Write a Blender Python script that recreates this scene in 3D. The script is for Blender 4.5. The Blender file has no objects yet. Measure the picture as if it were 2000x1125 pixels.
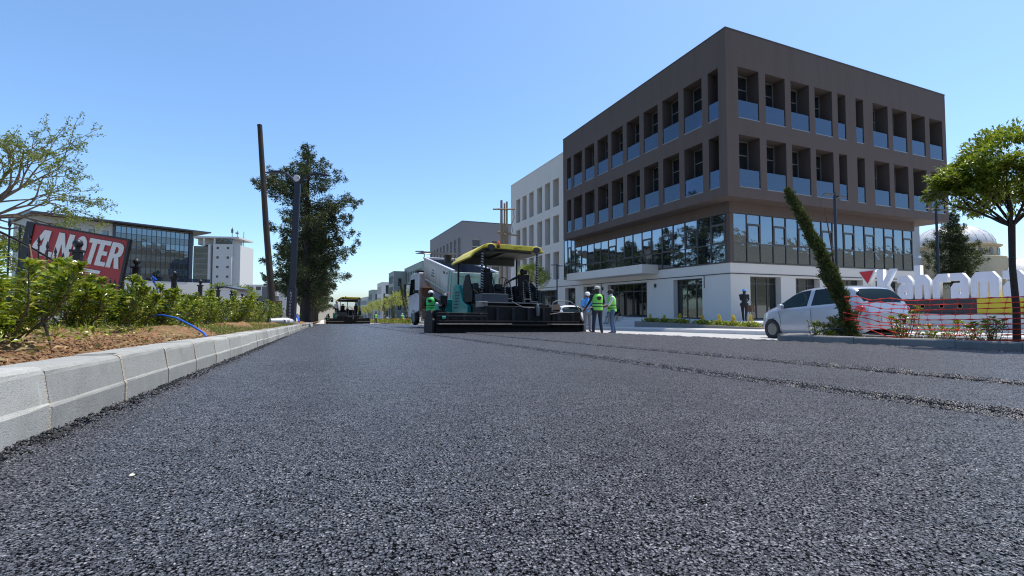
import bpy, bmesh, math, random
import numpy as np
from mathutils import Vector, Matrix, Euler
R = math.radians
random.seed(7)
RNG = np.random.default_rng(7)
SC = bpy.context.scene
COL = SC.collection

# ------------------------------------------------------------------ camera, sky, sun, exposure
cam_d = bpy.data.cameras.new('camera')
cam_d.lens = 16.0; cam_d.sensor_width = 36.0; cam_d.clip_start = 0.05; cam_d.clip_end = 5000
cam = bpy.data.objects.new('camera', cam_d); COL.objects.link(cam)
cam.location = (0, 0, 0.47)
cam.rotation_euler = (R(90 + 2.158), 0, R(-22.3))
SC.camera = cam

SUN_ELEV, SUN_DIR = 70.0, (0.99, 0.10)           # high sun, over the right hand side
world = bpy.data.worlds.new('World'); SC.world = world; world.use_nodes = True
wn = world.node_tree; wn.nodes.clear()
sky = wn.nodes.new('ShaderNodeTexSky'); sky.sky_type = 'NISHITA'; sky.sun_disc = False
sky.sun_elevation = R(SUN_ELEV); sky.sun_rotation = math.atan2(SUN_DIR[0], SUN_DIR[1])
sky.altitude = 500; sky.air_density = 1.0; sky.dust_density = 1.5; sky.ozone_density = 6.0
bg = wn.nodes.new('ShaderNodeBackground'); bg.inputs[1].default_value = 0.135
out = wn.nodes.new('ShaderNodeOutputWorld')
wb_ = wn.nodes.new('ShaderNodeMix'); wb_.data_type = 'RGBA'; wb_.blend_type = 'MULTIPLY'; wb_.inputs[0].default_value = 1; wb_.inputs[7].default_value = (.90, .985, 1.0, 1)   # camera white balance
wn.links.new(sky.outputs[0], wb_.inputs[6]); wn.links.new(wb_.outputs[2], bg.inputs[0]); wn.links.new(bg.outputs[0], out.inputs[0])
sun_d = bpy.data.lights.new('sun', 'SUN'); sun_d.energy = 3.0; sun_d.angle = R(0.53); sun_d.color = (1, 0.93, 0.83)
sun = bpy.data.objects.new('sun', sun_d); COL.objects.link(sun)
_h = math.hypot(*SUN_DIR); _sv = Vector((SUN_DIR[0] / _h * math.cos(R(SUN_ELEV)), SUN_DIR[1] / _h * math.cos(R(SUN_ELEV)), math.sin(R(SUN_ELEV))))
sun.rotation_euler = (-_sv).to_track_quat('-Z', 'Y').to_euler(); sun.location = (30, -10, 60)
SC.view_settings.view_transform = 'Standard'; SC.view_settings.look = 'None'
SC.view_settings.exposure = 0.85; SC.view_settings.gamma = 1.0; SC.view_settings.use_curve_mapping = False
SC.render.engine = 'CYCLES'; SC.cycles.pixel_filter_type = 'BLACKMAN_HARRIS'; SC.cycles.filter_width = 1.15
SC.cycles.max_bounces = 8; SC.cycles.diffuse_bounces = 3; SC.cycles.glossy_bounces = 4; SC.cycles.transparent_max_bounces = 12
SC.cycles.sample_clamp_indirect = 6.0; SC.cycles.caustics_reflective = False; SC.cycles.caustics_refractive = False
SC.cycles.use_denoising = True; SC.cycles.denoiser = 'OPENIMAGEDENOISE'; SC.cycles.denoising_input_passes = 'RGB_ALBEDO_NORMAL'; SC.cycles.denoising_prefilter = 'NONE'

# ------------------------------------------------------------------ helpers
def smooth(a, b, x):
    t = min(1, max(0, (x - a) / (b - a))); return t * t * (3 - 2 * t)
def gz(x, y):
    """height of the road plane: falls away along the street and to the right"""
    yy = y if y < 160 else 160 + (1 - math.exp(-(y - 160) / 60)) * 60
    yy = max(yy, -40)
    xx = max(-25, min(x, 16.0))
    return -0.031 * yy - 0.0185 * xx

class MB:
    def __init__(s): s.v = []; s.f = []; s.cut = []
    def add(s, vs, fs, M=None):
        o = len(s.v); s.cut.append((o, len(s.f)))
        s.v.extend([tuple(M @ Vector(p)) for p in vs] if M is not None else [tuple(p) for p in vs])
        s.f.extend([tuple(i + o for i in f) for f in fs]); return s
    def box(s, x0, x1, y0, y1, z0, z1, M=None):
        return s.add([(x0,y0,z0),(x1,y0,z0),(x1,y1,z0),(x0,y1,z0),(x0,y0,z1),(x1,y0,z1),(x1,y1,z1),(x0,y1,z1)],
                     [(3,2,1,0),(4,5,6,7),(0,1,5,4),(1,2,6,5),(2,3,7,6),(3,0,4,7)], M)
    def cbox(s, c, d, M=None):
        return s.box(c[0]-d[0]/2, c[0]+d[0]/2, c[1]-d[1]/2, c[1]+d[1]/2, c[2]-d[2]/2, c[2]+d[2]/2, M)
    def prism(s, poly, a, b, axis='x', M=None):
        n = len(poly)
        def P(p, t):
            return {'x': (t, p[0], p[1]), 'y': (p[0], t, p[1]), 'z': (p[0], p[1], t)}[axis]
        vs = [P(p, a) for p in poly] + [P(p, b) for p in poly]
        fs = [tuple(range(n - 1, -1, -1)), tuple(range(n, 2 * n))] + [(i, (i + 1) % n, n + (i + 1) % n, n + i) for i in range(n)]
        return s.add(vs, fs, M)
    def tube(s, pts, r, n=8, cap=True, M=None):
        pts = [Vector(p) for p in pts]
        if not hasattr(r, '__len__'): r = [r] * len(pts)
        vs = []; fs = []; prev = None
        for i, p in enumerate(pts):
            d = (pts[min(i + 1, len(pts) - 1)] - pts[max(i - 1, 0)]).normalized()
            if prev is None:
                a = Vector((0, 0, 1)) if abs(d.z) < .9 else Vector((1, 0, 0))
                u = d.cross(a).normalized()
            else:
                u = (prev - d * prev.dot(d)).normalized()
            prev = u; w = d.cross(u)
            for k in range(n):
                t = 2 * math.pi * k / n
                vs.append(p + (u * math.cos(t) + w * math.sin(t)) * r[i])
        m = len(pts)
        for i in range(m - 1):
            for k in range(n):
                k2 = (k + 1) % n
                fs.append((i * n + k, i * n + k2, (i + 1) * n + k2, (i + 1) * n + k))
        if cap: fs.append(tuple(range(n - 1, -1, -1))); fs.append(tuple(range((m - 1) * n, m * n)))
        return s.add(vs, fs, M)
    def lathe(s, prof, n=16, c=(0, 0, 0), M=None, sx=1, sy=1):
        vs = []; fs = []
        for (r, z) in prof:
            for k in range(n):
                t = 2 * math.pi * k / n
                vs.append((c[0] + r * sx * math.cos(t), c[1] + r * sy * math.sin(t), c[2] + z))
        for i in range(len(prof) - 1):
            for k in range(n):
                k2 = (k + 1) % n
                fs.append((i * n + k, i * n + k2, (i + 1) * n + k2, (i + 1) * n + k))
        if prof[0][0] > 1e-4: fs.append(tuple(range(n - 1, -1, -1)))
        if prof[-1][0] > 1e-4: m = len(prof) - 1; fs.append(tuple(range(m * n, m * n + n)))
        return s.add(vs, fs, M)
    def cyl(s, a, b, r, n=12, M=None): return s.tube([a, b], r, n, True, M)
    def quad(s, a, b, c, d): return s.add([a, b, c, d], [(0, 1, 2, 3)])
    def each(s, name, mat, parent=None, **kw):
        """one object per added shape"""
        out_ = []; ends = s.cut[1:] + [(len(s.v), len(s.f))]
        for (v0, f0), (v1, f1) in zip(s.cut, ends):
            m = MB(); m.v = s.v[v0:v1]; m.f = [tuple(i - v0 for i in f) for f in s.f[f0:f1]]; out_.append(m.build(name, mat, parent, **kw))
        return out_
    def build(s, name, mat, parent=None, smooth=False, bevel=0, world=False, segs=2, loc=None):
        me = bpy.data.meshes.new(name)
        vs = s.v
        if world and parent is not None:
            o = parent.location; vs = [(p[0]-o.x, p[1]-o.y, p[2]-o.z) for p in vs]
        me.from_pydata(vs, [], s.f); me.validate(verbose=False); me.update()
        return link(name, me, mat, parent, smooth, bevel, segs, loc)

def link(name, me, mat, parent=None, smooth=False, bevel=0, segs=2, loc=None):
    ob = bpy.data.objects.new(name, me); COL.objects.link(ob)
    if mat is not None:
        me.materials.clear()
        for m in (mat if isinstance(mat, (list, tuple)) else [mat]): me.materials.append(m)
    if smooth:
        me.polygons.foreach_set('use_smooth', [True] * len(me.polygons))
        if smooth != 'all':
            try: me.set_sharp_from_angle(angle=R(38))
            except Exception: pass
    if bevel:
        m = ob.modifiers.new('bevel', 'BEVEL'); m.width = bevel; m.segments = segs; m.limit_method = 'ANGLE'; m.angle_limit = R(40)
    if parent is not None: ob.parent = parent
    if loc is not None: ob.location = loc
    return ob

def thing(name, label, cat, loc=(0, 0, 0), rz=0, group=None):
    o = bpy.data.objects.new(name, None); COL.objects.link(o); o.empty_display_size = .2
    o.location = loc; o.rotation_euler = (0, 0, rz)
    return tag(o, label, cat, group)
def tag(o, label, cat, group=None):
    o['label'] = label; o['category'] = cat
    if group: o['group'] = group
    return o
def struct(o, kind='structure'): o['kind'] = kind; return o
def copy_tree(o, parent=None):
    c = o.copy(); COL.objects.link(c); c.parent = parent
    for ch in list(o.children): copy_tree(ch, c)
    return c
_unit = {}
def ibox(name, mat, parent, c, d, rot=(0, 0, 0), world=False):
    """a box piece that shares one unit mesh per material"""
    if mat.name not in _unit:
        mb = MB().box(-.5, .5, -.5, .5, -.5, .5); me = bpy.data.meshes.new('unit_' + mat.name); me.from_pydata(mb.v, [], mb.f); me.materials.append(mat); _unit[mat.name] = me
    ob = bpy.data.objects.new(name, _unit[mat.name]); COL.objects.link(ob)
    if parent is not None: ob.parent = parent
    if world and parent is not None:
        o = parent.location; c = (c[0]-o.x, c[1]-o.y, c[2]-o.z)
    ob.location = c; ob.scale = d; ob.rotation_euler = rot
    return ob
def bx(name, mat, parent, x0, x1, y0, y1, z0, z1, world=True):
    return ibox(name, mat, parent, ((x0+x1)/2, (y0+y1)/2, (z0+z1)/2), (abs(x1-x0), abs(y1-y0), abs(z1-z0)), world=world)

def np_mesh(name, v, f):
    """v (N,3) f (M,k) numpy arrays -> mesh, fast"""
    me = bpy.data.meshes.new(name); v = np.asarray(v, np.float32); f = np.asarray(f, np.int32)
    me.vertices.add(len(v)); me.vertices.foreach_set('co', v.ravel())
    k = f.shape[1]; me.loops.add(f.size); me.loops.foreach_set('vertex_index', f.ravel())
    me.polygons.add(len(f)); me.polygons.foreach_set('loop_start', np.arange(0, f.size, k, dtype=np.int32))
    me.polygons.foreach_set('loop_total', np.full(len(f), k, np.int32))
    me.update(calc_edges=True); return me
def grid_mesh(name, xs, ys, zf):
    X, Y = np.meshgrid(xs, ys); Z = zf(X, Y)
    v = np.stack([X, Y, Z], -1).reshape(-1, 3); nx, ny = len(xs), len(ys)
    i = (np.arange(ny - 1)[:, None] * nx + np.arange(nx - 1)[None]).ravel()
    return np_mesh(name, v, np.stack([i, i + 1, i + nx + 1, i + nx], -1))
def vnoise(X, Y, s, seed=0):
    """smooth value noise, numpy"""
    rs = np.random.default_rng(seed); T = rs.random((256, 256))
    x = np.asarray(X) / s; y = np.asarray(Y) / s
    xi = np.floor(x).astype(int); yi = np.floor(y).astype(int); fx = x - xi; fy = y - yi
    fx = fx * fx * (3 - 2 * fx); fy = fy * fy * (3 - 2 * fy)
    a = T[xi % 256, yi % 256]; b = T[(xi + 1) % 256, yi % 256]; c = T[xi % 256, (yi + 1) % 256]; d = T[(xi + 1) % 256, (yi + 1) % 256]
    return (a * (1 - fx) + b * fx) * (1 - fy) + (c * (1 - fx) + d * fx) * fy - .5
gzv = np.vectorize(gz)

def shape_mesh(outers, holes=(), depth=.02, bev=0.0):
    """flat outline(s) with holes, extruded (in local xy, depth along z, centred)"""
    cu = bpy.data.curves.new('outline', 'CURVE'); cu.dimensions = '2D'; cu.fill_mode = 'BOTH'; cu.extrude = depth / 2
    cu.bevel_depth = bev; cu.bevel_resolution = 1
    for poly in list(outers) + list(holes):
        sp = cu.splines.new('POLY'); sp.points.add(len(poly) - 1); sp.use_cyclic_u = True
        for p, q in zip(sp.points, poly): p.co = (q[0], q[1], 0, 1)
    o = bpy.data.objects.new('tmp', cu); COL.objects.link(o)
    bpy.context.view_layer.update()
    me = bpy.data.meshes.new_from_object(o.evaluated_get(bpy.context.evaluated_depsgraph_get()))
    bpy.data.objects.remove(o); bpy.data.curves.remove(cu); return me
def text_mesh(txt, size, depth=.003):
    cu = bpy.data.curves.new('text', 'FONT'); cu.body = txt; cu.size = size; cu.extrude = depth / 2; cu.align_x = 'CENTER'; cu.align_y = 'CENTER'; cu.resolution_u = 2
    o = bpy.data.objects.new('tmp', cu); COL.objects.link(o); bpy.context.view_layer.update()
    me = bpy.data.meshes.new_from_object(o.evaluated_get(bpy.context.evaluated_depsgraph_get()))
    bpy.data.objects.remove(o); bpy.data.curves.remove(cu); return me

# ------------------------------------------------------------------ materials
class NT:
    def __init__(s, name):
        s.m = bpy.data.materials.new(name); s.m.use_nodes = True; s.t = s.m.node_tree; s.t.nodes.clear()
        s.out = s.n('ShaderNodeOutputMaterial')
    def n(s, k, **kw):
        nd = s.t.nodes.new(k)
        for a, b in kw.items(): setattr(nd, a, b)
        return nd
    def l(s, a, b): s.t.links.new(a, b)
    def val(s, sock, v):
        if hasattr(v, 'is_linked') or isinstance(v, bpy.types.NodeSocket): s.l(v, sock)
        else: sock.default_value = v
    def math(s, op, a, b=0.0, c=None, clamp=False):
        nd = s.n('ShaderNodeMath', operation=op, use_clamp=clamp); s.val(nd.inputs[0], a); s.val(nd.inputs[1], b)
        if c is not None: s.val(nd.inputs[2], c)
        return nd.outputs[0]
    def mix(s, f, a, b, mode='MIX'):
        nd = s.n('ShaderNodeMix', data_type='RGBA', blend_type=mode); s.val(nd.inputs[0], f)
        for k, v in ((6, a), (7, b)): s.val(nd.inputs[k], v if not isinstance(v, (tuple, list)) else (*v[:3], 1))
        return nd.outputs[2]
    def noise(s, co, scale, detail=4, rough=.55, out=0, dim='3D'):
        nd = s.n('ShaderNodeTexNoise', noise_dimensions=dim); s.l(co, nd.inputs['Vector']); nd.inputs['Scale'].default_value = scale
        nd.inputs['Detail'].default_value = detail; nd.inputs['Roughness'].default_value = rough; return nd.outputs[out]
    def ramp(s, f, p0, p1, c0=(0, 0, 0), c1=(1, 1, 1)):
        nd = s.n('ShaderNodeValToRGB'); s.l(f, nd.inputs[0]); e = nd.color_ramp.elements
        e[0].position = p0; e[1].position = p1; e[0].color = (*c0, 1); e[1].color = (*c1, 1); return nd.outputs[0]
    def co(s, which='Object'): return s.n('ShaderNodeTexCoord').outputs[which]
    def pos(s): return s.n('ShaderNodeNewGeometry').outputs['Position']
    def mapping(s, co, scale=(1, 1, 1), rot=(0, 0, 0)):
        nd = s.n('ShaderNodeMapping'); s.l(co, nd.inputs[0]); nd.inputs['Scale'].default_value = scale; nd.inputs['Rotation'].default_value = rot; return nd.outputs[0]
    def bump(s, h, strength=.3, dist=.01, normal=None):
        nd = s.n('ShaderNodeBump'); s.l(h, nd.inputs['Height']); nd.inputs['Strength'].default_value = strength; nd.inputs['Distance'].default_value = dist
        if normal is not None: s.l(normal, nd.inputs['Normal'])
        return nd.outputs[0]
    def bsdf(s, col, rough=.6, metal=0., spec=.5, normal=None, **kw):
        b = s.n('ShaderNodeBsdfPrincipled')
        s.val(b.inputs['Base Color'], col if not isinstance(col, (tuple, list)) else (*col[:3], 1))
        s.val(b.inputs['Roughness'], rough); s.val(b.inputs['Metallic'], metal); s.val(b.inputs['Specular IOR Level'], spec)
        if normal is not None: s.l(normal, b.inputs['Normal'])
        for k, v in kw.items(): s.val(b.inputs[k], v)
        return b
    def done(s, shader): s.l(shader.outputs[0] if hasattr(shader, 'outputs') else shader, s.out.inputs[0]); return s.m

def mat(name, col, rough=.6, metal=0., var=.12, scale=3., spec=.5, bump=0., bscale=60., bdist=.004, dirt=None, damt=.4, dscale=2.5, streak=False, coat=0., grime=0.):
    """painted / plain surface: base colour with mottling, optional dirt patches or streaks, fine relief"""
    t = NT(name); co = t.pos()
    n1 = t.noise(co, scale, 5, .6)
    v = t.math('MULTIPLY_ADD', n1, 2 * var, 1 - var)
    c = t.mix(1.0, col, t.n('ShaderNodeCombineColor').outputs[0], 'MULTIPLY') if False else None
    mul = t.n('ShaderNodeMix', data_type='RGBA', blend_type='MULTIPLY'); mul.inputs[0].default_value = 1; mul.inputs[6].default_value = (*col, 1)
    cc = t.n('ShaderNodeCombineColor'); [t.l(v, cc.inputs[i]) for i in range(3)]; t.l(cc.outputs[0], mul.inputs[7])
    c = mul.outputs[2]
    if dirt:
        dc = t.mapping(co, (1, 1, .12)) if streak else co
        m = t.ramp(t.noise(dc, dscale * (3 if streak else 1), 6, .65), .48, .72)
        c = t.mix(t.math('MULTIPLY', m, damt), c, dirt)
    rr = t.math('MULTIPLY_ADD', n1, .25, rough - .12, clamp=True)
    nrm = t.bump(t.noise(co, bscale, 4, .6), bump, bdist) if bump else None
    b = t.bsdf(c, rr, metal, spec, nrm)
    if coat: b.inputs['Coat Weight'].default_value = coat; b.inputs['Coat Roughness'].default_value = .06
    return t.done(b)

def leaf_mat(name, c0, c1, gloss=.35, trans=.35, c2=None):
    t = NT(name); g = t.n('ShaderNodeNewGeometry').outputs['Random Per Island']
    c = t.mix(g, c0, c1)
    if c2: c = t.mix(t.math('GREATER_THAN', g, .93), c, c2)
    b = t.bsdf(c, gloss, 0, .45)
    tr = t.n('ShaderNodeBsdfTranslucent'); t.l(t.mix(.35, c, (.30, .42, .03)), tr.inputs[0])
    mx = t.n('ShaderNodeMixShader'); mx.inputs[0].default_value = trans; t.l(b.outputs[0], mx.inputs[1]); t.l(tr.outputs[0], mx.inputs[2])
    return t.done(mx)

def glass_mat(name, tint, refl, rough=.02, dark=(.012, .015, .018), wave=0., wscale=1.5, see=0., fres=1.0):
    """coated window glass: mirror-like layer over a dark room"""
    t = NT(name); nrm = t.bump(t.noise(t.pos(), wscale, 2, .5), wave, .05) if wave else None
    gl = t.n('ShaderNodeBsdfGlossy'); gl.inputs[0].default_value = (*tint, 1); gl.inputs[1].default_value = rough
    if nrm is not None: t.l(nrm, gl.inputs['Normal'])
    df = t.n('ShaderNodeBsdfDiffuse'); df.inputs[0].default_value = (*dark, 1); base = df
    if see:
        tp = t.n('ShaderNodeBsdfTransparent'); tp.inputs[0].default_value = (*[min(1, x * 1.05) for x in tint], 1)
        m2 = t.n('ShaderNodeMixShader'); m2.inputs[0].default_value = see; t.l(df.outputs[0], m2.inputs[1]); t.l(tp.outputs[0], m2.inputs[2]); base = m2
    lw = t.n('ShaderNodeLayerWeight'); lw.inputs[0].default_value = .25
    f = t.math('MULTIPLY_ADD', lw.outputs[0], (1 - refl) * fres, refl, clamp=True)
    mx = t.n('ShaderNodeMixShader'); t.l(f, mx.inputs[0]); t.l(base.outputs[0], mx.inputs[1]); t.l(gl.outputs[0], mx.inputs[2])
    return t.done(mx)

def asphalt_mat(name, dark, lite, stone, sparkle, tilt, coat=.4):
    t = NT(name); co = t.pos()
    vo = t.n('ShaderNodeTexVoronoi', voronoi_dimensions='3D', feature='F1'); vo.inputs['Scale'].default_value = stone; vo.inputs['Randomness'].default_value = 1
    wob = t.n('ShaderNodeVectorMath', operation='MULTIPLY_ADD'); t.l(t.noise(co, stone * 1.3, 2, .5, 1), wob.inputs[0]); wob.inputs[1].default_value = (.6 / stone,) * 3; t.l(co, wob.inputs[2])
    t.l(wob.outputs[0], vo.inputs['Vector'])
    sep = t.n('ShaderNodeSeparateColor'); t.l(vo.outputs['Color'], sep.inputs[0])
    vo2 = t.n('ShaderNodeTexVoronoi', voronoi_dimensions='3D', feature='F1'); vo2.inputs['Scale'].default_value = stone * 2.9; t.l(co, vo2.inputs['Vector'])
    big = t.noise(co, 1.1, 5, .6); mid_ = t.noise(co, 9, 3, .6)
    top = t.math('MULTIPLY_ADD', vo.outputs['Distance'], -3.2, 2.2, clamp=True)
    c = t.mix(t.math('POWER', sep.outputs[0], 2.2), dark, lite)
    c = t.mix(t.math('GREATER_THAN', sep.outputs[0], .955), c, (.36, .35, .36))
    c = t.mix(top, (.006, .006, .007), c)
    c = t.mix(1.0, c, t.ramp(big, .25, .75, (.80, .80, .80), (1.18, 1.18, 1.2)), 'MULTIPLY')
    c = t.mix(1.0, c, t.ramp(mid_, .25, .75, (.75, .75, .76), (1.22, 1.22, 1.2)), 'MULTIPLY')
    c = t.mix(1.0, c, t.ramp(t.noise(t.mapping(co, (2.2, .07, 1)), 1.0, 4, .6), .3, .7, (.86, .86, .87), (1.13, 1.13, 1.12)), 'MULTIPLY')   # roller and mat streaks
    d1 = t.n('ShaderNodeVectorMath', operation='SUBTRACT'); t.l(vo.outputs['Color'], d1.inputs[0]); d1.inputs[1].default_value = (.5, .5, .5)
    d2 = t.n('ShaderNodeVectorMath', operation='MULTIPLY'); t.l(d1.outputs[0], d2.inputs[0]); d2.inputs[1].default_value = (tilt, tilt, 0)
    d3 = t.n('ShaderNodeVectorMath', operation='ADD'); t.l(d2.outputs[0], d3.inputs[0]); t.l(t.n('ShaderNodeNewGeometry').outputs['Normal'], d3.inputs[1])
    d4 = t.n('ShaderNodeVectorMath', operation='NORMALIZE'); t.l(d3.outputs[0], d4.inputs[0])
    h = t.math('ADD', t.math('MULTIPLY', vo.outputs['Distance'], -1.0), t.math('MULTIPLY', vo2.outputs['Distance'], -.4))
    nrm = t.bump(h, 1.0, 1.0 / stone * .9, d4.outputs[0])
    b = t.bsdf(c, t.math('MULTIPLY_ADD', sep.outputs[1], .32, sparkle), 0, t.math('MULTIPLY', top, .62), nrm)
    t.l(t.math('MULTIPLY', top, coat), b.inputs['Coat Weight']); b.inputs['Coat Roughness'].default_value = .55; b.inputs['Coat IOR'].default_value = 1.6
    return t.done(b)
M = {}
M['asphalt'] = asphalt_mat('asphalt_new', (.031, .031, .036), (.26, .26, .285), 165, .24, .85, .28)
M['bitumen'] = mat('bitumen_crumb', (.012, .012, .014), .5, 0, var=.5, scale=60, spec=.4)
def stone_mat():
    t = NT('aggregate'); g = t.n('ShaderNodeNewGeometry').outputs['Random Per Island']
    c = t.mix(t.math('POWER', g, 2.4), (.009, .009, .012), (.205, .207, .232)); c = t.mix(t.math('GREATER_THAN', g, .98), c, (.40, .39, .39))
    return t.done(t.bsdf(c, t.math('MULTIPLY_ADD', g, -.25, .5), 0, .6, t.bump(t.noise(t.pos(), 420, 3, .6), .5, .002)))
M['aggregate'] = stone_mat()
M['asphalt_old'] = mat('asphalt_old', (.40, .39, .375), .85, var=.12, scale=1.2, bump=.4, bscale=90, dirt=(.22, .2, .18), damt=.4)
M['dust'] = mat('dust_ground', (.56, .51, .43), .95, var=.25, scale=4, bump=.7, bscale=40, bdist=.02, dirt=(.16, .14, .125), damt=.55, dscale=3)
M['earth'] = mat('earth', (.20, .175, .125), .95, var=.3, scale=.6, dirt=(.085, .11, .035), damt=.8, dscale=.15)
M['paving'] = mat('paving', (.50, .48, .455), .8, var=.1, scale=2, bump=.2, bscale=70)
M['plinth'] = mat('stone_plinth', (.56, .55, .53), .7, var=.06, scale=2)
def soil_mat():
    t = NT('soil'); co = t.pos()
    n1 = t.noise(co, 9, 8, .7); n2 = t.noise(co, 55, 5, .7)
    c = t.mix(t.ramp(n1, .35, .68), (.095, .043, .019), (.33, .18, .085))
    c = t.mix(t.ramp(n2, .52, .74), c, (.46, .35, .235))
    g = t.math('MULTIPLY', t.ramp(t.noise(co, 3.2, 6, .7), .5, .62), .55)
    c = t.mix(g, c, (.13, .135, .05))
    return t.done(t.bsdf(c, .95, 0, .2, t.bump(t.math('ADD', n1, t.math('MULTIPLY', n2, .5)), .9, .03)))
M['soil'] = soil_mat()
def kerb_mat(name, base, pit):
    t = NT(name); co = t.pos()
    n = t.noise(co, 7, 6, .65); fine = t.noise(co, 160, 4, .7); strk = t.noise(t.mapping(co, (14, 14, .8)), 1.6, 4, .6)
    c = t.mix(t.ramp(n, .3, .7), tuple(x * .86 for x in base), tuple(min(1, x * 1.06) for x in base))
    c = t.mix(t.math('MULTIPLY', t.ramp(strk, .56, .74), .38), c, tuple(min(1, x * 1.35) for x in base))
    pits = t.ramp(t.noise(co, 95, 3, .75), .56, .66)
    c = t.mix(t.math('MULTIPLY', pits, pit), c, (.085, .082, .078))
    c = t.mix(t.math('MULTIPLY', t.ramp(t.noise(co, 3.1, 6, .7), .58, .74), .35), c, (.30, .25, .17))
    gen = t.n('ShaderNodeSeparateXYZ'); t.l(t.co('Generated'), gen.inputs[0])
    tar = t.ramp(t.math('ADD', t.math('MULTIPLY_ADD', gen.outputs[2], -2.6, 1.02), t.math('MULTIPLY', t.noise(co, 13, 6, .75), .62)), .48, .62)      # splashed binder along the foot
    c = t.mix(t.math('MULTIPLY', tar, .8), c, (.03, .03, .032))
    rnd = t.n('ShaderNodeObjectInfo').outputs['Random']; rc = t.n('ShaderNodeCombineColor'); rv = t.math('MULTIPLY_ADD', rnd, .30, .84); [t.l(rv, rc.inputs[i]) for i in range(3)]
    c = t.mix(1.0, c, rc.outputs[0], 'MULTIPLY')
    h = t.math('ADD', t.math('MULTIPLY', fine, .6), t.math('MULTIPLY', pits, -1.2 * pit))
    return t.done(t.bsdf(c, .85, 0, .35, t.bump(h, .55, .006)))
M['kerb_top'] = kerb_mat('kerb_smooth', (.355, .355, .325), .2)
M['kerb_low'] = kerb_mat('kerb_rough', (.225, .225, .212), .95)
M['mortar'] = mat('mortar', (.46, .40, .31), .95, var=.35, scale=60, bump=1, bscale=120, bdist=.01)
M['kerb_grey'] = kerb_mat('kerb_grey', (.20, .195, .185), .4)
M['brown'] = mat('brown_render', (.104, .081, .073), .85, var=.045, scale=.35, bump=.04, bscale=12, spec=.25, dirt=(.078, .061, .055), damt=.6, dscale=.5, streak=True)
M['reveal'] = mat('reveal_painted_shade', (.056, .045, .042), .7, var=.08, scale=.5)  # wall brown darkened: the shade inside the recesses is put into this colour
M['white_wall'] = mat('white_render', (.60, .57, .52), .85, var=.035, scale=.5, bump=0.04, bscale=8, spec=.3, dirt=(.55, .53, .48), damt=.3, dscale=.5, streak=True)
M['grey_wall'] = mat('grey_render', (.20, .195, .20), .85, var=.05, scale=.4)
M['green_wall'] = mat('green_grey_panel', (.20, .245, .235), .7, var=.06, scale=.3)
M['pale_wall'] = mat('pale_panel', (.47, .475, .46), .75, var=.06, scale=.3)
M['frame'] = mat('window_frame', (.055, .052, .05), .45, var=.05)
M['frame_light'] = mat('alu_frame', (.20, .21, .21), .4, .4, var=.05)
M['line'] = mat('black_conduit', (.02, .02, .022), .6)
M['glass'] = glass_mat('coated_glass', (.80, .86, .95), .42, wave=.06, wscale=1.1)
M['glass_wavy'] = glass_mat('wavy_coated_glass', (.66, .74, .84), .30, wave=.13, wscale=2.2)
M['glass_door'] = glass_mat('door_glass', (.85, .92, .9), .10, see=.55)
M['glass_rail'] = glass_mat('balustrade_glass', (.55, .66, .82), .11, rough=.03, dark=(.035, .048, .065), see=.5)
M['glass_dark'] = glass_mat('dark_window_glass', (.75, .82, .88), .14, wave=.1)
M['glass_teal'] = glass_mat('teal_glass', (.55, .66, .76), .26, dark=(.025, .04, .05), wave=.12, wscale=.4)
M['glass_car'] = glass_mat('car_glass', (.55, .68, .66), .05, dark=(.006, .010, .010), see=.1, fres=.22)
M['interior'] = mat('dark_room', (.07, .068, .065), .9, var=.2, scale=.7)
M['curtain'] = mat('room_stuff', (.32, .31, .29), .9, var=.3, scale=1.5)
M['black_metal'] = mat('black_metal', (.013, .014, .016), .42, .3, var=.2)
M['navy_metal'] = mat('navy_metal', (.018, .022, .036), .4, .3, var=.15)
M['grey_metal'] = mat('grey_metal', (.10, .11, .12), .45, .5, var=.15)
M['steel'] = mat('worn_steel', (.26, .25, .235), .4, .8, var=.25, dirt=(.12, .10, .08), damt=.5, dscale=6)
M['steel_top'] = mat('worn_plate', (.30, .27, .235), .6, .3, var=.3, scale=9, dirt=(.09, .07, .06), damt=.7, dscale=7)
M['machine_black'] = mat('sooty_black', (.006, .006, .0065), .6, .0, var=.5, scale=5, bump=.3, bscale=30, dirt=(.03, .025, .02), damt=.4, dscale=4, spec=.22)
M['machine_dark'] = mat('dark_machine_paint', (.010, .012, .015), .55, 0, var=.4, scale=4, dirt=(.045, .037, .03), damt=.4, dscale=5, spec=.25)
M['machine_blue'] = mat('slate_machine_paint', (.025, .036, .05), .5, 0, var=.3, dirt=(.02, .018, .016), damt=.6, dscale=5)
M['teal'] = mat('teal_paint', (.010, .26, .225), .4, 0, var=.2, scale=4, dirt=(.03, .04, .035), damt=.6, dscale=4, coat=.3)
M['yellow'] = mat('yellow_paint', (.62, .50, .03), .45, 0, var=.15, dirt=(.2, .16, .04), damt=.35, dscale=3)
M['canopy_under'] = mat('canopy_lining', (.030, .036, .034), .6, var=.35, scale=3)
M['tape'] = mat('grey_tape', (.26, .26, .28), .5, var=.2, scale=20)
M['rubber'] = mat('rubber', (.017, .017, .017), .8, var=.25, scale=8, dirt=(.09, .08, .065), damt=.5, dscale=6)
M['wood'] = mat('creosote_wood', (.024, .017, .013), .85, var=.45, scale=7, bump=.6, bscale=25, bdist=.01, dirt=(.06, .042, .028), damt=.6, dscale=3, streak=True)
M['wood_pale'] = mat('pale_timber', (.33, .245, .155), .85, var=.3, scale=6, dirt=(.17, .12, .08), damt=.5)
M['cardboard'] = mat('cardboard', (.38, .225, .13), .8, var=.12)
M['bark'] = mat('bark', (.075, .055, .04), .95, var=.45, scale=14, bump=1, bscale=24, bdist=.03)
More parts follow.
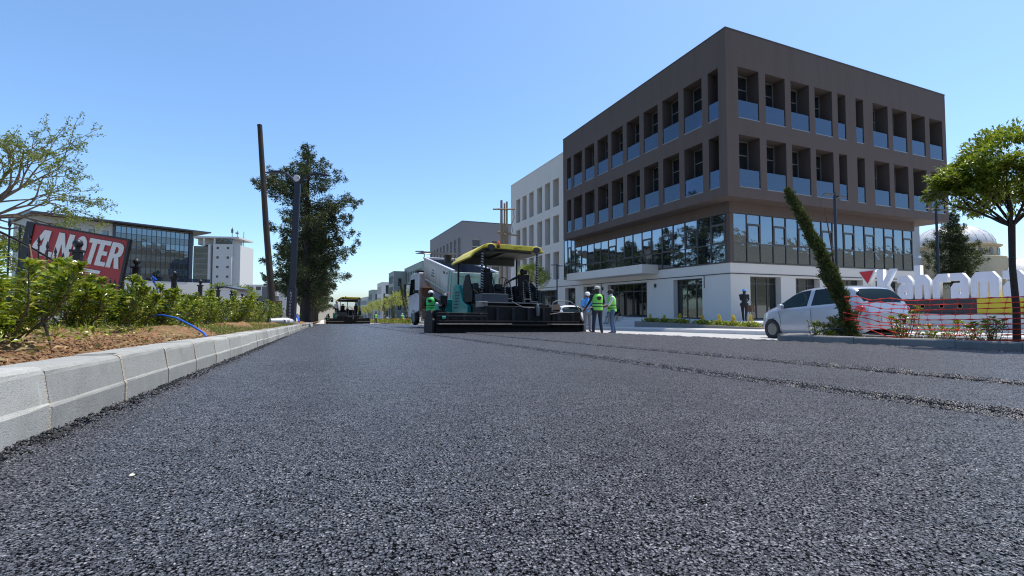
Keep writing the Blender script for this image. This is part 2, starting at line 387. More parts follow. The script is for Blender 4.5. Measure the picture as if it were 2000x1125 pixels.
M['bark_dark'] = mat('bark_dark', (.038, .030, .026), .95, var=.45, scale=10, bump=1, bscale=16, bdist=.03)
M['stem'] = mat('shrub_stem', (.115, .075, .045), .9, var=.3, scale=20)
M['twig'] = mat('twig', (.15, .115, .085), .9, var=.3, scale=10)
def bed_mat():
    t = NT('bed_side_paint'); co = t.pos(); gen = t.n('ShaderNodeSeparateXYZ'); t.l(t.co('Generated'), gen.inputs[0])
    n = t.noise(t.mapping(co, (1, 1, .25)), 2.4, 7, .7); c = t.mix(n, (.64, .61, .55), (.50, .47, .41))
    f = t.math('ADD', t.math('MULTIPLY_ADD', gen.outputs[1], .55, -.12), t.math('MULTIPLY_ADD', gen.outputs[2], -.75, .30))
    rust = t.ramp(t.math('ADD', f, t.math('MULTIPLY', n, .55)), .30, .62)
    c = t.mix(rust, c, t.mix(t.noise(co, 9, 5, .7), (.20, .105, .055), (.09, .05, .03)))
    return t.done(t.bsdf(c, .65, 0, .35, t.bump(n, .2, .01)))
M['bed_paint'] = bed_mat()
M['truck_white'] = mat('dusty_white_paint', (.48, .46, .42), .6, 0, var=.15, scale=2, dirt=(.17, .10, .058), damt=.85, dscale=.75, streak=True)
M['cab_white'] = mat('cab_white_paint', (.60, .60, .62), .35, 0, var=.06, dirt=(.3, .27, .22), damt=.35, dscale=1.5, coat=.4)
M['rust'] = mat('rusty_panel', (.145, .075, .042), .85, var=.4, scale=4, dirt=(.05, .035, .03), damt=.6, dscale=3)
M['bed_inside'] = mat('bed_inside', (.085, .09, .11), .6, .2, var=.25, dirt=(.02, .02, .02), damt=.6, dscale=1)
M['pale_green'] = mat('pale_green_paint', (.40, .50, .44), .6, var=.12, scale=2, dirt=(.16, .13, .09), damt=.5, dscale=2, streak=True)
M['mud_flap'] = mat('blue_grey_plate', (.125, .14, .18), .6, var=.1)
M['car_silver'] = mat('silver_car_paint', (.34, .365, .42), .34, .25, var=.01, coat=.7)
M['car_white'] = mat('white_car_paint', (.72, .72, .72), .3, 0, var=.02, coat=.6)
M['car_black'] = mat('black_trim', (.014, .014, .015), .5)
M['lamp_red'] = mat('red_lamp', (.42, .012, .010), .15, 0, var=.1, coat=.8)
M['lamp_clear'] = mat('clear_lamp', (.62, .63, .58), .12, .3, var=.1, coat=.8)
M['rim'] = mat('alloy_rim', (.40, .41, .43), .35, .8)
M['net'] = mat('orange_net', (.72, .045, .025), .5, var=.15, scale=4)
M['sign_red'] = mat('sign_red', (.26, .012, .014), .45, var=.10, scale=2.5, dirt=(.16, .02, .02), damt=.4)
M['sign_white'] = mat('sign_white', (.50, .51, .49), .5, var=.08, scale=5)
M['letter_white'] = mat('letter_white', (.80, .80, .77), .4, var=.03)
M['letter_shaded_front'] = mat('letter_shaded_front', (.60, .60, .67), .4, var=.04, scale=1.5, dirt=(.42, .42, .48), damt=.4, dscale=1.2, streak=True)  # shade painted into the fronts as lilac grey, sides kept bright white
M['letter_red'] = mat('letter_red', (.42, .014, .022), .35, var=.05)
M['board_yellow'] = mat('board_yellow', (.52, .40, .02), .5, var=.06)
M['board_black'] = mat('board_black', (.02, .018, .022), .4, var=.1)
M['orange'] = mat('orange_beacon', (.75, .10, .02), .25, var=.05, coat=.6)
M['hose_blue'] = mat('blue_hose', (.012, .10, .52), .35, var=.08)
M['pipe_grey'] = mat('pale_grey_pipe', (.50, .54, .56), .4, var=.06)
M['lead_roof'] = mat('lead_roof', (.56, .56, .56), .5, .1, var=.08, scale=.6, dirt=(.42, .42, .43), damt=.5, dscale=.8, streak=True)
M['stone_cream'] = mat('cream_stone', (.47, .40, .27), .85, var=.12, scale=1.2)
M['stone_grey'] = mat('grey_stone', (.40, .41, .42), .85, var=.15, scale=2)
M['roof_dark'] = mat('dark_roof_metal', (.055, .062, .085), .4, .2, var=.08)
M['skin'] = mat('skin', (.23, .125, .085), .5, var=.08, scale=20)
M['skin_dark'] = mat('skin_tanned', (.14, .072, .048), .5, var=.08, scale=20)
M['hair'] = mat('black_hair', (.012, .010, .010), .5, var=.2, scale=80)
M['vest'] = mat('lime_vest', (.24, .70, .10), .6, var=.08, scale=9)
M['vest_green'] = mat('green_vest', (.06, .60, .12), .6, var=.08, scale=9)
M['vest_band'] = mat('vest_band', (.02, .024, .02), .6)
M['cloth_black'] = mat('black_cloth', (.012, .012, .014), .8, var=.3, scale=12)
M['cloth_navy'] = mat('navy_trousers', (.018, .022, .042), .8, var=.3, scale=12)
M['cloth_denim'] = mat('denim', (.06, .105, .19), .85, var=.25, scale=14)
M['cloth_grey'] = mat('grey_trousers', (.15, .155, .17), .85, var=.2, scale=12)
M['cloth_blue'] = mat('light_blue_shirt', (.10, .34, .74), .75, var=.12, scale=10)
M['cloth_white'] = mat('white_shirt', (.62, .62, .62), .8, var=.1, scale=10)
M['cloth_beige'] = mat('beige_trousers', (.40, .34, .26), .85, var=.15, scale=10)
M['cloth_grey_teal'] = mat('grey_green_shirt', (.23, .29, .29), .85, var=.15, scale=10)
M['shoe'] = mat('dusty_shoe', (.022, .020, .019), .7, var=.3)
M['helmet'] = mat('white_helmet', (.75, .75, .73), .35, var=.03)
M['cap_cream'] = mat('cream_cap', (.45, .40, .34), .8)
M['cap_black'] = mat('black_cap', (.02, .02, .022), .8)
M['leaf_shrub'] = leaf_mat('shrub_leaf', (.030, .065, .006), (.34, .40, .03), .22, .30, (.42, .36, .08))
M['leaf_tree'] = leaf_mat('glossy_leaf', (.075, .12, .012), (.32, .35, .04), .32, .38)
M['leaf_sparse'] = leaf_mat('young_leaf', (.085, .125, .018), (.20, .24, .04), .5, .35)
M['leaf_light'] = leaf_mat('light_leaf', (.20, .24, .03), (.46, .48, .10), .5, .40)
M['leaf_con'] = leaf_mat('conifer_leaf', (.018, .030, .013), (.060, .078, .026), .55, .12)
M['leaf_cyp'] = leaf_mat('cypress_leaf', (.016, .030, .010), (.10, .12, .026), .6, .12, (.13, .095, .03))
M['leaf_dry'] = leaf_mat('dry_leaf', (.26, .17, .07), (.42, .32, .15), .7, .15)
M['grass'] = leaf_mat('grass_blade', (.08, .12, .02), (.22, .24, .06), .6, .3)
M['flower'] = leaf_mat('yellow_flower', (.62, .44, .02), (.75, .60, .05), .6, .3)
M['emblem_white'] = mat('emblem_white', (.50, .50, .52), .4)
M['hill'] = mat('far_hillside', (.13, .125, .085), .95, var=.3, scale=.02, dirt=(.28, .25, .20), damt=.6, dscale=.03)
# ------------------------------------------------------------------ ground, roads, kerbs
def sheet(name, xs, ys, off, m, kind='structure', nz=None):
    def zf(X, Y):
        Z = gzv(X, Y) + off
        return Z + nz(X, Y) if nz is not None else Z
    return struct(link(name, grid_mesh(name, xs, ys, zf), m, None, 'all'), kind)
yfar = np.concatenate([np.linspace(-60, 160, 45), np.linspace(175, 400, 12), np.array([500, 700, 1000, 1600, 2600])])
sheet('ground', np.concatenate([[-900, -400, -150, -60], np.linspace(-25, 16, 12), [30, 60, 150, 400, 1200]]), np.concatenate([[-900, -400, -150], yfar]), -.14, M['earth'])
sheet('roadside_dust', np.array([-1.6, 0, 3, 6, 9.2, 10, 11, 12, 14, 15.8]), np.linspace(-30, 220, 101), -.02, M['dust'])

def axis(segs):
    a = [np.arange(p, q, s) for p, q, s in segs]; return np.concatenate(a + [[segs[-1][1]]])
ax = axis([(-1.06, -.7, .02), (-.7, 2.85, .12), (2.85, 3.4, .014), (3.4, 4.22, .1), (4.22, 4.7, .014), (4.7, 8.7, .2), (8.7, 9.24, .03)])
ay = axis([(-6, .6, .3), (.6, 9, .022), (9, 20, .05), (20, 60, .4)])
def road_z(X, Y):
    w1 = vnoise(X * 0, Y, .35, 1) * .03 + vnoise(X * 0, Y, .06, 2) * .016 + vnoise(X * 0, Y, 3, 9) * .06
    s1 = np.clip((X - (3.12 + w1)) / .022, 0, 1)
    s2 = np.clip((X - (4.46 + w1 * 1.3)) / .022, 0, 1)
    z = s1 * .034 + s2 * .026
    # loose crumbly ridges where two strips meet
    amp = .35 + vnoise(X, Y, .5, 8) * 1.2
    for c, w, h, sd in ((3.10, .040, .018, 3), (4.46, .040, .024, 4)):
        cc = c + w1 * (1.3 if c > 4 else 1.0)
        z = z + np.exp(-((X - cc) / w) ** 2) * (vnoise(X, Y, .045, sd) * 1.7 + vnoise(X, Y, .11, sd + 10) * .9 + .15) * h * np.clip(amp + .6, .2, 1.4)
        z = z - np.exp(-((X - cc + .045) / .018) ** 2) * h * 1.5
    e = np.exp(-((X + 1.02) / .10) ** 2)                       # loose material against the kerb
    z = z + e * (vnoise(X, Y, .05, 5) * .05 + vnoise(X, Y, .3, 6) * .03 - .004)
    e2 = np.exp(-((X - 9.15) / .22) ** 2); z = z + e2 * (vnoise(X, Y, .09, 7) * .05)
    tr = 37.5 + vnoise(X, Y * 0, .8, 11) * 1.2; z = z + np.clip((Y - tr) / .25, 0, 1) * .03
    z = z + vnoise(X, Y, 1.6, 12) * .006 + vnoise(X, Y, .03, 13) * .0025
    return z
sheet('asphalt_road', ax, ay, .022, M['asphalt'], nz=road_z)
sheet('old_carriageway', np.array([10.45, 11, 12, 13, 14, 15, 15.72]), np.concatenate([np.linspace(-20, 60, 41), np.linspace(65, 220, 32)]), -.006, M['asphalt_old'])

# left kerb: every stone is a piece of it
def kerb_stone_mesh(name, L, prof, low_n, seed):
    rs = random.Random(seed); n = 5; vs = []; fs = []; mi = []
    for i in range(n + 1):
        y = L * i / n
        for (x, z) in prof: vs.append((x + rs.uniform(-.0015, .0015), y, z + rs.uniform(-.0015, .0015)))
    k = len(prof)
    for i in range(n):
        for j in range(k - 1):
            a = i * k + j; fs.append((a, a + k, a + k + 1, a + 1)); mi.append(1 if j < low_n else 0)
    fs.append(tuple(range(k))); mi.append(1); fs.append(tuple(n * k + j for j in range(k - 1, -1, -1))); mi.append(1)
    me = bpy.data.meshes.new(name); me.from_pydata(vs, [], fs); me.polygons.foreach_set('material_index', mi); me.update(); return me
KP = [(0, -.1), (0, .112), (-.003, .120), (-.009, .127), (-.026, .240), (-.031, .255), (-.042, .266), (-.060, .271), (-.235, .271), (-.25, .258), (-.25, -.1)]
kerb_l = thing('kerb', 'pale concrete kerb of bevelled stones along the planted bed on the left', 'kerb', (-1.0, 0, 0))
variants = [kerb_stone_mesh('kerb_stone', .728, KP, 3, s) for s in range(4)]
y = 2.375 - .75 * 5; i = 0
while y < 33:
    o = link('kerb_stone', variants[i % 4], [M['kerb_top'], M['kerb_low']], kerb_l)
    j = random.Random(100 + i)
    o.location = (j.uniform(-.004, .004), y, gz(-1, y) + .01 + j.uniform(-.006, .006)); o.rotation_euler = (-.031, j.uniform(-.01, .01), j.uniform(-.005, .005))
    y += .75; i += 1
for k, (yy, rx, ry, rz, dx) in enumerate([(33.6, .05, .12, .10, .05), (34.5, -.08, -.05, -.16, .1), (35.3, .02, .2, .12, 0), (36.2, -.06, .1, .05, .06), (37.1, 0, -.1, -.1, .02), (38, .03, .05, .04, 0), (38.9, 0, .1, -.08, .05), (39.9, 0, 0, .06, 0)]):
    o = link('kerb_stone', variants[k % 4], [M['kerb_top'], M['kerb_low']], kerb_l); o.location = (dx, yy, gz(-1, yy) - .02); o.rotation_euler = (rx, ry, rz)
mj = MB()
y = 2.375 - .75 * 5
while y < 33:
    z = gz(-1, y) + .01; w = .0225 if y > 3 else .030
    mj.prism([(p[0] + .0035 if p[0] > -.2 else p[0] + .01, p[1] + (.002 if p[1] > .1 else 0)) for p in KP], y - w, y + .001, 'y', Matrix.Translation((0, 0, z))); y += .75
mj.build('mortar_joint', M['mortar'], kerb_l)

# right median kerb
MP = [(0, -.1), (0, .055), (-.004, .058), (.010, .062), (.012, .165), (.022, .183), (.04, .19), (.19, .19), (.20, .18), (.20, -.1)]
def median_kerb(name, label, pts, x0, group=None):
    t = thing(name, label, 'kerb', (x0, 0, 0), 0, group); return t
kerb_m = thing('kerb', 'grey shaded kerb around the planted median with the leaning cypress', 'kerb', (9.2, 0, 0))
mv = [kerb_stone_mesh('kerb_stone', .742, MP, 2, 40 + s) for s in range(3)]
for k in range(16):
    yy = 7.02 - .75 * (k + 1); j = random.Random(300 + k)
    o = link('kerb_stone', mv[k % 3], [M['kerb_grey'], M['kerb_grey']], kerb_m); o.location = (j.uniform(-.005, .005), yy, gz(9.2, yy) + .02 + j.uniform(-.008, .008)); o.rotation_euler = (-.031, 0, j.uniform(-.006, .006))
for k in range(3):
    o = link('kerb_stone', mv[k % 3], [M['kerb_grey'], M['kerb_grey']], kerb_m); o.location = (.95 + .75 * k, 7.03, gz(9.2 + .7 * k, 7) + .02); o.rotation_euler = (0, -.0185, R(90))
for k in range(16):
    yy = 7.02 - .75 * k; o = link('kerb_stone', mv[k % 3], [M['kerb_grey'], M['kerb_grey']], kerb_m); o.location = (2.42, yy, gz(11.6, yy) + .02); o.rotation_euler = (.031, 0, R(180))
# far pavement kerb and pavement
kerb_f = thing('kerb', 'light kerb along the far pavement in front of the brown building', 'kerb', (15.7, 0, 0))
FP = [(0, -.1), (0, .12), (.015, .15), (.2, .155), (.2, -.1)]
fv = kerb_stone_mesh('kerb_stone', .99, FP, 1, 90)
for k in range(64):
    yy = -6 + k * 1.0; o = link('kerb_stone', fv, [M['plinth'], M['kerb_grey']], kerb_f); o.location = (0, yy, gz(15.7, yy)); o.rotation_euler = (-.031, 0, 0)
sheet('pavement', np.array([15.85, 17, 19, 22, 30, 50, 80]), np.concatenate([np.linspace(-14, 60, 38), np.linspace(65, 220, 20)]), .13, M['paving'])

# planted bed on the left: lumpy bare soil
def bed_z(X, Y):
    m = np.clip((-1.22 - X) / .9, 0, 1)
    z = .215 + .10 * m + m * (vnoise(X, Y, .9, 21) * .16 + vnoise(X, Y, .25, 22) * .10) + (.35 + .65 * np.clip(m * 2, 0, 1)) * (vnoise(X, Y, .11, 23) * .035 + vnoise(X, Y, .05, 26) * .022 + vnoise(X, Y, .025, 24) * .018)
    ridge = np.exp(-((X + 1.75) / .28) ** 2) * (.5 + vnoise(X * 0, Y, 1.1, 25) * 1.5) * .10
    return z + ridge
sheet('soil_bed', axis([(-3.9, -2.6, .06), (-2.6, -1.2, .022), (-1.2, -1.16, .01)]), axis([(-1, 2, .1), (2, 12, .028), (12, 45, .1)]), 0, M['soil'], nz=bed_z)
sheet('soil_bed_far', np.array([-3.9, -3, -2, -1.5, -1.2]), np.linspace(44.9, 150, 40), .2, M['soil'])
sheet('footpath', np.array([-12, -9, -6, -3.88]), np.linspace(-3, 160, 60), .16, M['paving'])
def mbed_z(X, Y): return .13 + vnoise(X, Y, .5, 31) * .06 + vnoise(X, Y, .08, 32) * .05
sheet('median_soil', axis([(9.36, 11.5, .05)]), axis([(-5, 6.98, .05)]), 0, M['soil'], nz=mbed_z)

def bed(x, y): return gz(x, y) + .215 + .10 * min(1, max(0, (-1.22 - x) / .9))
def mbed(x, y): return gz(x, y) + .13

# crumbs of asphalt and earth
def crumbs(name, m, pts, smin, smax, label=None, flat=.7):
    base = np.array([(1,0,0),(-1,0,0),(0,1,0),(0,-1,0),(0,0,1),(0,0,-1)], float); fc = np.array([(0,2,4),(2,1,4),(1,3,4),(3,0,4),(2,0,5),(1,2,5),(3,1,5),(0,3,5)])
    n = len(pts); s = RNG.uniform(smin, smax, (n, 1, 1)) * RNG.uniform(.6, 1.3, (n, 6, 1)); a = RNG.uniform(0, 6.28, n)
    b = base[None] * s; b[:, :, 2] *= flat; c, sn = np.cos(a)[:, None], np.sin(a)[:, None]
    v = np.stack([b[:, :, 0] * c - b[:, :, 1] * sn, b[:, :, 0] * sn + b[:, :, 1] * c, b[:, :, 2] + b[:, :, 0] * RNG.uniform(-.6, .6, (n, 1))], -1) + np.asarray(pts)[:, None]
    f = (fc[None] + (np.arange(n) * 6)[:, None, None]).reshape(-1, 3)
    o = link(name, np_mesh(name, v.reshape(-1, 3), f), m); return struct(o, 'stuff')
def scat(n, xf, y0, y1, zoff):
    y = y0 + (y1 - y0) * RNG.random(n) ** 1.5; x = xf(n)
    return np.stack([x, y, gzv(x, y) + zoff], -1)
crumbs('asphalt_crumbs', M['bitumen'], np.concatenate([
    scat(1300, lambda n: 3.09 + RNG.normal(0, .025, n), .8, 14, .042), scat(1500, lambda n: 4.44 + RNG.normal(0, .025, n), 1.2, 14, .062),
    scat(2200, lambda n: -1.0 + np.abs(RNG.normal(0, .05, n)), 1.0, 14, .035), scat(700, lambda n: 9.1 + RNG.normal(0, .12, n), 2, 16, .07)]), .003, .010)
yy = np.concatenate([7 + 10 * RNG.random(2600), 17 + 25 * RNG.random(1500)]); xx = 9.25 + np.abs(RNG.normal(0, .35, len(yy)))
crumbs('gravel', M['dust'], np.stack([xx, yy, gzv(xx, yy) - .01], -1), .012, .04)
yy = 2 + 24 * RNG.random(5200) ** 1.4; xx = -1.25 - np.abs(RNG.normal(0, .5, len(yy)))
crumbs('soil_clods', M['soil'], np.stack([xx, yy, gzv(xx, yy) + .255 + .08 * np.clip((-1.22 - xx) / .9, 0, 1)], -1), .003, .014)
xx = 9.45 + 2 * RNG.random(900); yy = 7 - 6 * RNG.random(900)
crumbs('median_clods', M['dust'], np.stack([xx, yy, gzv(xx, yy) + .15], -1), .008, .03)
# the stones that show in the fresh asphalt close by
def field(x0, x1, y0, y1, step, keep):
    gx, gy = np.meshgrid(np.arange(x0, x1, step), np.arange(y0, y1, step)); gx = gx.ravel() + RNG.uniform(-.45, .45, gx.size) * step; gy = gy.ravel() + RNG.uniform(-.45, .45, gy.size) * step
    k = RNG.random(gx.size) < keep(gx, gy); gx, gy = gx[k], gy[k]; return gx, gy
sx, sy = field(-1.0, 3.4, .3, 3.6, .0068, lambda X, Y: np.clip((3.5 - np.hypot(X, Y)) / 2.6, 0, 1) ** 1.3 * .75 * (np.hypot(X, Y) > .68) * (np.abs(np.degrees(np.arctan2(X, Y)) - 22.3) < 50))
crumbs('asphalt_stones', M['aggregate'], np.stack([sx, sy, gzv(sx, sy) + .0215 + road_z(sx, sy) + RNG.uniform(-.003, .0015, len(sx))], -1), .0012, .0040, flat=.8)
# a heap of gravel beside the lamp post
gx = RNG.normal(-1.75, .35, 1400); gy = RNG.normal(24.5, 1.0, 1400)
hz = .38 * np.exp(-((gx + 1.75) / .4) ** 2 - ((gy - 24.5) / 1.1) ** 2)
crumbs('gravel_heap', M['kerb_grey'], np.stack([gx, gy, gzv(gx, gy) + .25 + hz * RNG.uniform(.7, 1.0, 1400)], -1), .02, .055)
# hills behind the camera (the street's glazing mirrors them)
hx = np.linspace(-900, 1200, 60); hy = np.linspace(-900, -260, 14)
struct(link('hills', grid_mesh('hills', hx, hy, lambda X, Y: -3 + np.clip((-260 - Y) / 500, 0, 1) * (165 + vnoise(X, Y, 260, 41) * 130 + vnoise(X, Y, 70, 42) * 40)), M['hill'], None, 'all'))

# stray bits lying on the new asphalt
for (x_, y_, r_, lab) in ((-.50, 1.62, .006, 'small pale pebble lying on the fresh asphalt left of centre'), (-.93, 1.06, .007, 'tiny buff crumb of stone on the asphalt near the bottom left corner')):
    pb_ = MB().lathe([(.002, -r_ * .6), (r_ * .8, -r_ * .4), (r_, 0), (r_ * .7, r_ * .45), (.002, r_ * .6)], 9, sx=1.3).build('pebble', M['dust'], None, smooth=True); pb_.location = (x_, y_, gz(x_, y_) + .03); pb_.rotation_euler = (.2, .1, 1); tag(pb_, lab, 'pebble')
# ------------------------------------------------------------------ buildings
def facade(mb, P, u, n, W, z0, z1, ops, depth, rev=None):
    rev = mb if rev is None else rev
    us = sorted({0, W} | {round(o[i], 4) for o in ops for i in (0, 1)}); zs = sorted({z0, z1} | {o[i] for o in ops for i in (2, 3)})
    pt = lambda a, z, d=0: (P[0] + u[0] * a - n[0] * d, P[1] + u[1] * a - n[1] * d, z)
    for a, b in zip(us, us[1:]):
        for c, d in zip(zs, zs[1:]):
            m, k = (a + b) / 2, (c + d) / 2
            if any(o[0] < m < o[1] and o[2] < k < o[3] for o in ops): continue
            mb.quad(pt(a, c), pt(b, c), pt(b, d), pt(a, d))
    for (a, b, c, d) in ops:
        rev.quad(pt(a, c), pt(a, d), pt(a, d, depth), pt(a, c, depth)); rev.quad(pt(b, c), pt(b, d), pt(b, d, depth), pt(b, c, depth))
        rev.quad(pt(a, c), pt(b, c), pt(b, c, depth), pt(a, c, depth)); rev.quad(pt(a, d), pt(b, d), pt(b, d, depth), pt(a, d, depth))
    return mb
_wm = {}
def window(parent, P, rz, W, Hh, depth, cols, trans, fm, gm, rail=0.0, sill=True, fw=.055, railm=None):
    """recessed window: frame (part) with its panes, glass balustrade and sill (sub-parts). P = outer lower left corner seen from outside"""
    key = (round(W, 2), round(Hh, 2), tuple(cols), tuple(trans), fm.name, gm.name)
    if key not in _wm:
        cs = [0] + [c * W for c in cols] + [W]; ts = [0] + [c * Hh for c in trans] + [Hh]
        f = MB(); f.box(0, W, -.03, .05, 0, fw); f.box(0, W, -.03, .05, Hh - fw, Hh); f.box(0, fw, -.031, .051, fw, Hh - fw); f.box(W - fw, W, -.031, .051, fw, Hh - fw)
        for c in cs[1:-1]: f.box(c - fw / 2, c + fw / 2, -.029, .049, fw, Hh - fw)
        for t_ in ts[1:-1]: f.box(fw, W - fw, -.027, .047, t_ - fw / 2, t_ + fw / 2)
        me = bpy.data.meshes.new('window_frame'); me.from_pydata(f.v, [], f.f); me.materials.append(fm)
        _wm[key] = (me, [(a + fw / 2, b - fw / 2, c + fw / 2, d - fw / 2) for a, b in zip(cs, cs[1:]) for c, d in zip(ts, ts[1:])])
    me, cells = _wm[key]
    o = bpy.data.objects.new('window', me); COL.objects.link(o); o.parent = parent
    iv = (math.cos(rz + math.pi / 2), math.sin(rz + math.pi / 2))
    pl = parent.location
    if parent.rotation_euler.z: o.location = (P[0] + iv[0] * depth, P[1] + iv[1] * depth, P[2])
    else: o.location = (P[0] + iv[0] * depth - pl.x, P[1] + iv[1] * depth - pl.y, P[2] - pl.z)
    o.rotation_euler = (0, 0, rz)
    for (a, b, c, d) in cells: ibox('pane', gm, o, ((a + b) / 2, .012, (c + d) / 2), (b - a, .012, d - c), (random.uniform(-.003, .003), 0, random.uniform(-.004, .004)))
    if rail:
        ibox('balustrade', railm or M['glass_rail'], o, (W / 2, -depth + .05, rail / 2 + .06), (W - .02, .016, rail))
        ibox('rail_channel', M['frame_light'], o, (W / 2, -depth + .02, .03), (W - .004, .06, .055))
    return o

# --- brown office building on the corner
BX0, BX1, BY0, BY1 = 20.9, 43.1, 18.9, 38.05
bb = thing('office_building', 'dark brown four storey office block with deep windows on the street corner', 'building', (22.2, 20, -.47))
rw = [(21.82, 23.49), (24.04, 25.71), (26.22, 27.89), (28.40, 30.07), (30.62, 31.42), (32.46, 33.26), (34.28, 35.95), (36.48, 38.15), (38.72, 40.39), (40.96, 42.63)]
lw = [(19.47, 20.23), (20.71, 22.21), (22.67, 24.17), (24.64, 26.14), (26.62, 28.12), (28.61, 30.11), (30.60, 32.10), (32.62, 34.12), (34.58, 36.08), (36.55, 37.31)]
RZ = [(11.24, 14.25), (7.22, 10.28)]
up = MB(); rv = MB()
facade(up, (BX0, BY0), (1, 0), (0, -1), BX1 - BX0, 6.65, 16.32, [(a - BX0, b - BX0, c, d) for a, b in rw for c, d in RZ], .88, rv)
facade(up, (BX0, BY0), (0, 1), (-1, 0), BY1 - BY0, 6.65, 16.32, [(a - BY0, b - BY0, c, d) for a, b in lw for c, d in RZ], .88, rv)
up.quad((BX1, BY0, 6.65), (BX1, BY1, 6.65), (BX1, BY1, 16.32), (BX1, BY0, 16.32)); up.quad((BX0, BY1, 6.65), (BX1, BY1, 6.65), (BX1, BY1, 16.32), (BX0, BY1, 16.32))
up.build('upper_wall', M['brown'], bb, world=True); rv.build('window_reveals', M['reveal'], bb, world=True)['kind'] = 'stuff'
MB().box(BX0 + .01, BX1 - .01, BY0 + .01, BY1 - .01, 16.0, 16.25).build('roof', M['brown'], bb, world=True)
cap = MB(); cap.box(BX0 - .03, BX1 + .03, BY0 - .03, BY0 + .25, 16.322, 16.37); cap.box(BX0 - .03, BX0 + .25, BY0 + .25, BY1, 16.322, 16.37); cap.build('parapet_cap', M['frame'], bb, world=True)
sf = MB(); sf.quad((BX0, BY0, 6.65), (BX1, BY0, 6.65), (BX1, BY1, 6.65), (BX0, BY1, 6.65)); sf.build('soffit', M['brown'], bb, world=True)
beam = MB(); beam.box(22.13, 40.75, 19.93, 20.2, 6.0, 6.645); beam.box(22.13, 22.4, 20.2, 38.05, 6.0, 6.644); beam.box(40.5, 40.75, 20.2, 38, -1.5, 6.643); beam.build('beam', M['brown'], bb, world=True)
for a, b in rw:
    for c, d in RZ: window(bb, (a, BY0, c), 0, b - a, d - c, .82, (.34,) if b - a > 1 else (), (.72,), M['frame_light'], M['glass_dark'], 1.02)
for a, b in lw:
    for c, d in RZ: window(bb, (BX0, b, c), R(-90), b - a, d - c, .82, (.62,) if b - a > 1 else (), (.72,), M['frame_light'], M['glass_dark'], 1.02)
# first floor curtain wall
def curtain(name, P, rz, cols, z0, z1, gm, parent, odd=0, tops=None):
    o = bpy.data.objects.new(name, None)
    f = MB(); W = cols[-1]; panes = []
    for i, c in enumerate(cols): f.box(c - .028, c + .028, -.035, .06, z0, z1)
    f.box(-.03, W + .03, -.04, .07, z0 - .07, z0); f.box(-.03, W + .03, -.04, .07, z1, z1 + .06)
    zm = z0 + (z1 - z0) * .385; zt = z0 + (z1 - z0) * .80
    for i, (a, b) in enumerate(zip(cols, cols[1:])):
        f.box(a + .03, b - .03, -.03, .055, zm - .025, zm + .025); panes.append((a, b, z0, zm))
        if i % 2 == odd:
            f.box(a + .03, b - .03, -.032, .056, zt - .028, zt + .028); panes.append((a, b, zt, z1)); panes.append((a + .085, b - .085, zm + .07, zt - .07))
            for (p, q, r, s) in ((a + .03, a + .1, zm + .025, zt - .03), (b - .1, b - .03, zm + .025, zt - .03), (a + .1, b - .1, zm + .026, zm + .09), (a + .1, b - .1, zt - .09, zt - .029)): f.box(p, q, -.05, .05, r, s)
        else: panes.append((a, b, zm, z1))
    M4 = Matrix.Rotation(rz, 4, 'Z'); pl = parent.location
    o = f.build(name, M['frame'], parent); o.location = (P[0] - pl.x, P[1] - pl.y, -pl.z); o.rotation_euler = (0, 0, rz)
    for (a, b, c, d) in panes: ibox('pane', gm, o, ((a + b) / 2, .015, (c + d) / 2), (b - a - .05, .014, d - c - .04), (random.uniform(-.006, .006), 0, random.uniform(-.007, .007)))
    return o
curtain('curtain_wall', (22.45, 20.0), 0, [i * 1.13 for i in range(17)], 3.08, 5.98, M['glass_wavy'], bb, 1)
curtain('curtain_wall', (22.2, 38.1), R(-90), [i * 1.112 for i in range(17)], 3.08, 5.98, M['glass'], bb, 1)
curtain('curtain_wall', (22.2, 40.28), R(-90), [0, .72, 1.42, 2.13], 3.08, 6.9, M['glass'], bb, 1)
MB().box(22.18, 22.44, 19.97, 20.26, 3.0, 6.0).build('corner_post', M['brown'], bb, world=True)
bk = MB(); bk.box(22.5, 40.4, 20.25, 20.3, 3.0, 6.6); bk.box(22.5, 22.55, 20.3, 40.2, 3.0, 6.6); bk.build('first_floor_core', M['interior'], bb, world=True)
# ground floor walls with openings
gf = MB()
lo = [(22.2, 24.8, -.42, 2.2), (27.6, 32.7, -.46, 2.18), (34.6, 36.6, -.9, 2.17), (38.1, 40.1, -.9, 2.15)]
facade(gf, (22.2, 20.0), (0, 1), (-1, 0), 20.35, -2.2, 3.0, [(a - 20, b - 20, c, d) for a, b, c, d in lo], .42)
ro = [(23.8, 26.45, -.42, 2.22), (27.8, 30.1, -.42, 2.2), (31.6, 34.6, -.42, 2.2), (36, 39, -.42, 2.2)]
facade(gf, (22.2, 20.0), (1, 0), (0, -1), 18.55, -2.2, 3.0, [(a - 22.2, b - 22.2, c, d) for a, b, c, d in ro], .42)
gf.build('ground_floor_wall', M['white_wall'], bb, world=True)
ln = MB(); ln.box(22.16, 22.198, 20, 54, 2.34, 2.385); ln.box(22.2, 40.7, 19.96, 19.998, 2.34, 2.385); ln.box(22.17, 22.198, 22.0, 22.04, 1.55, 2.34); ln.box(22.17, 22.198, 33.6, 33.64, .6, 2.34); ln.build('conduit', M['line'], bb, world=True)
rm = MB()
rm.quad((22.64, 20.5, -.44), (31, 20.5, -.44), (31, 40, -.44), (22.64, 40, -.44)); rm.quad((22.64, 20.5, 2.9), (31, 20.5, 2.9), (31, 40, 2.9), (22.64, 40, 2.9)); rm.quad((30, 20.5, -.44), (30, 40, -.44), (30, 40, 2.9), (30, 20.5, 2.9))
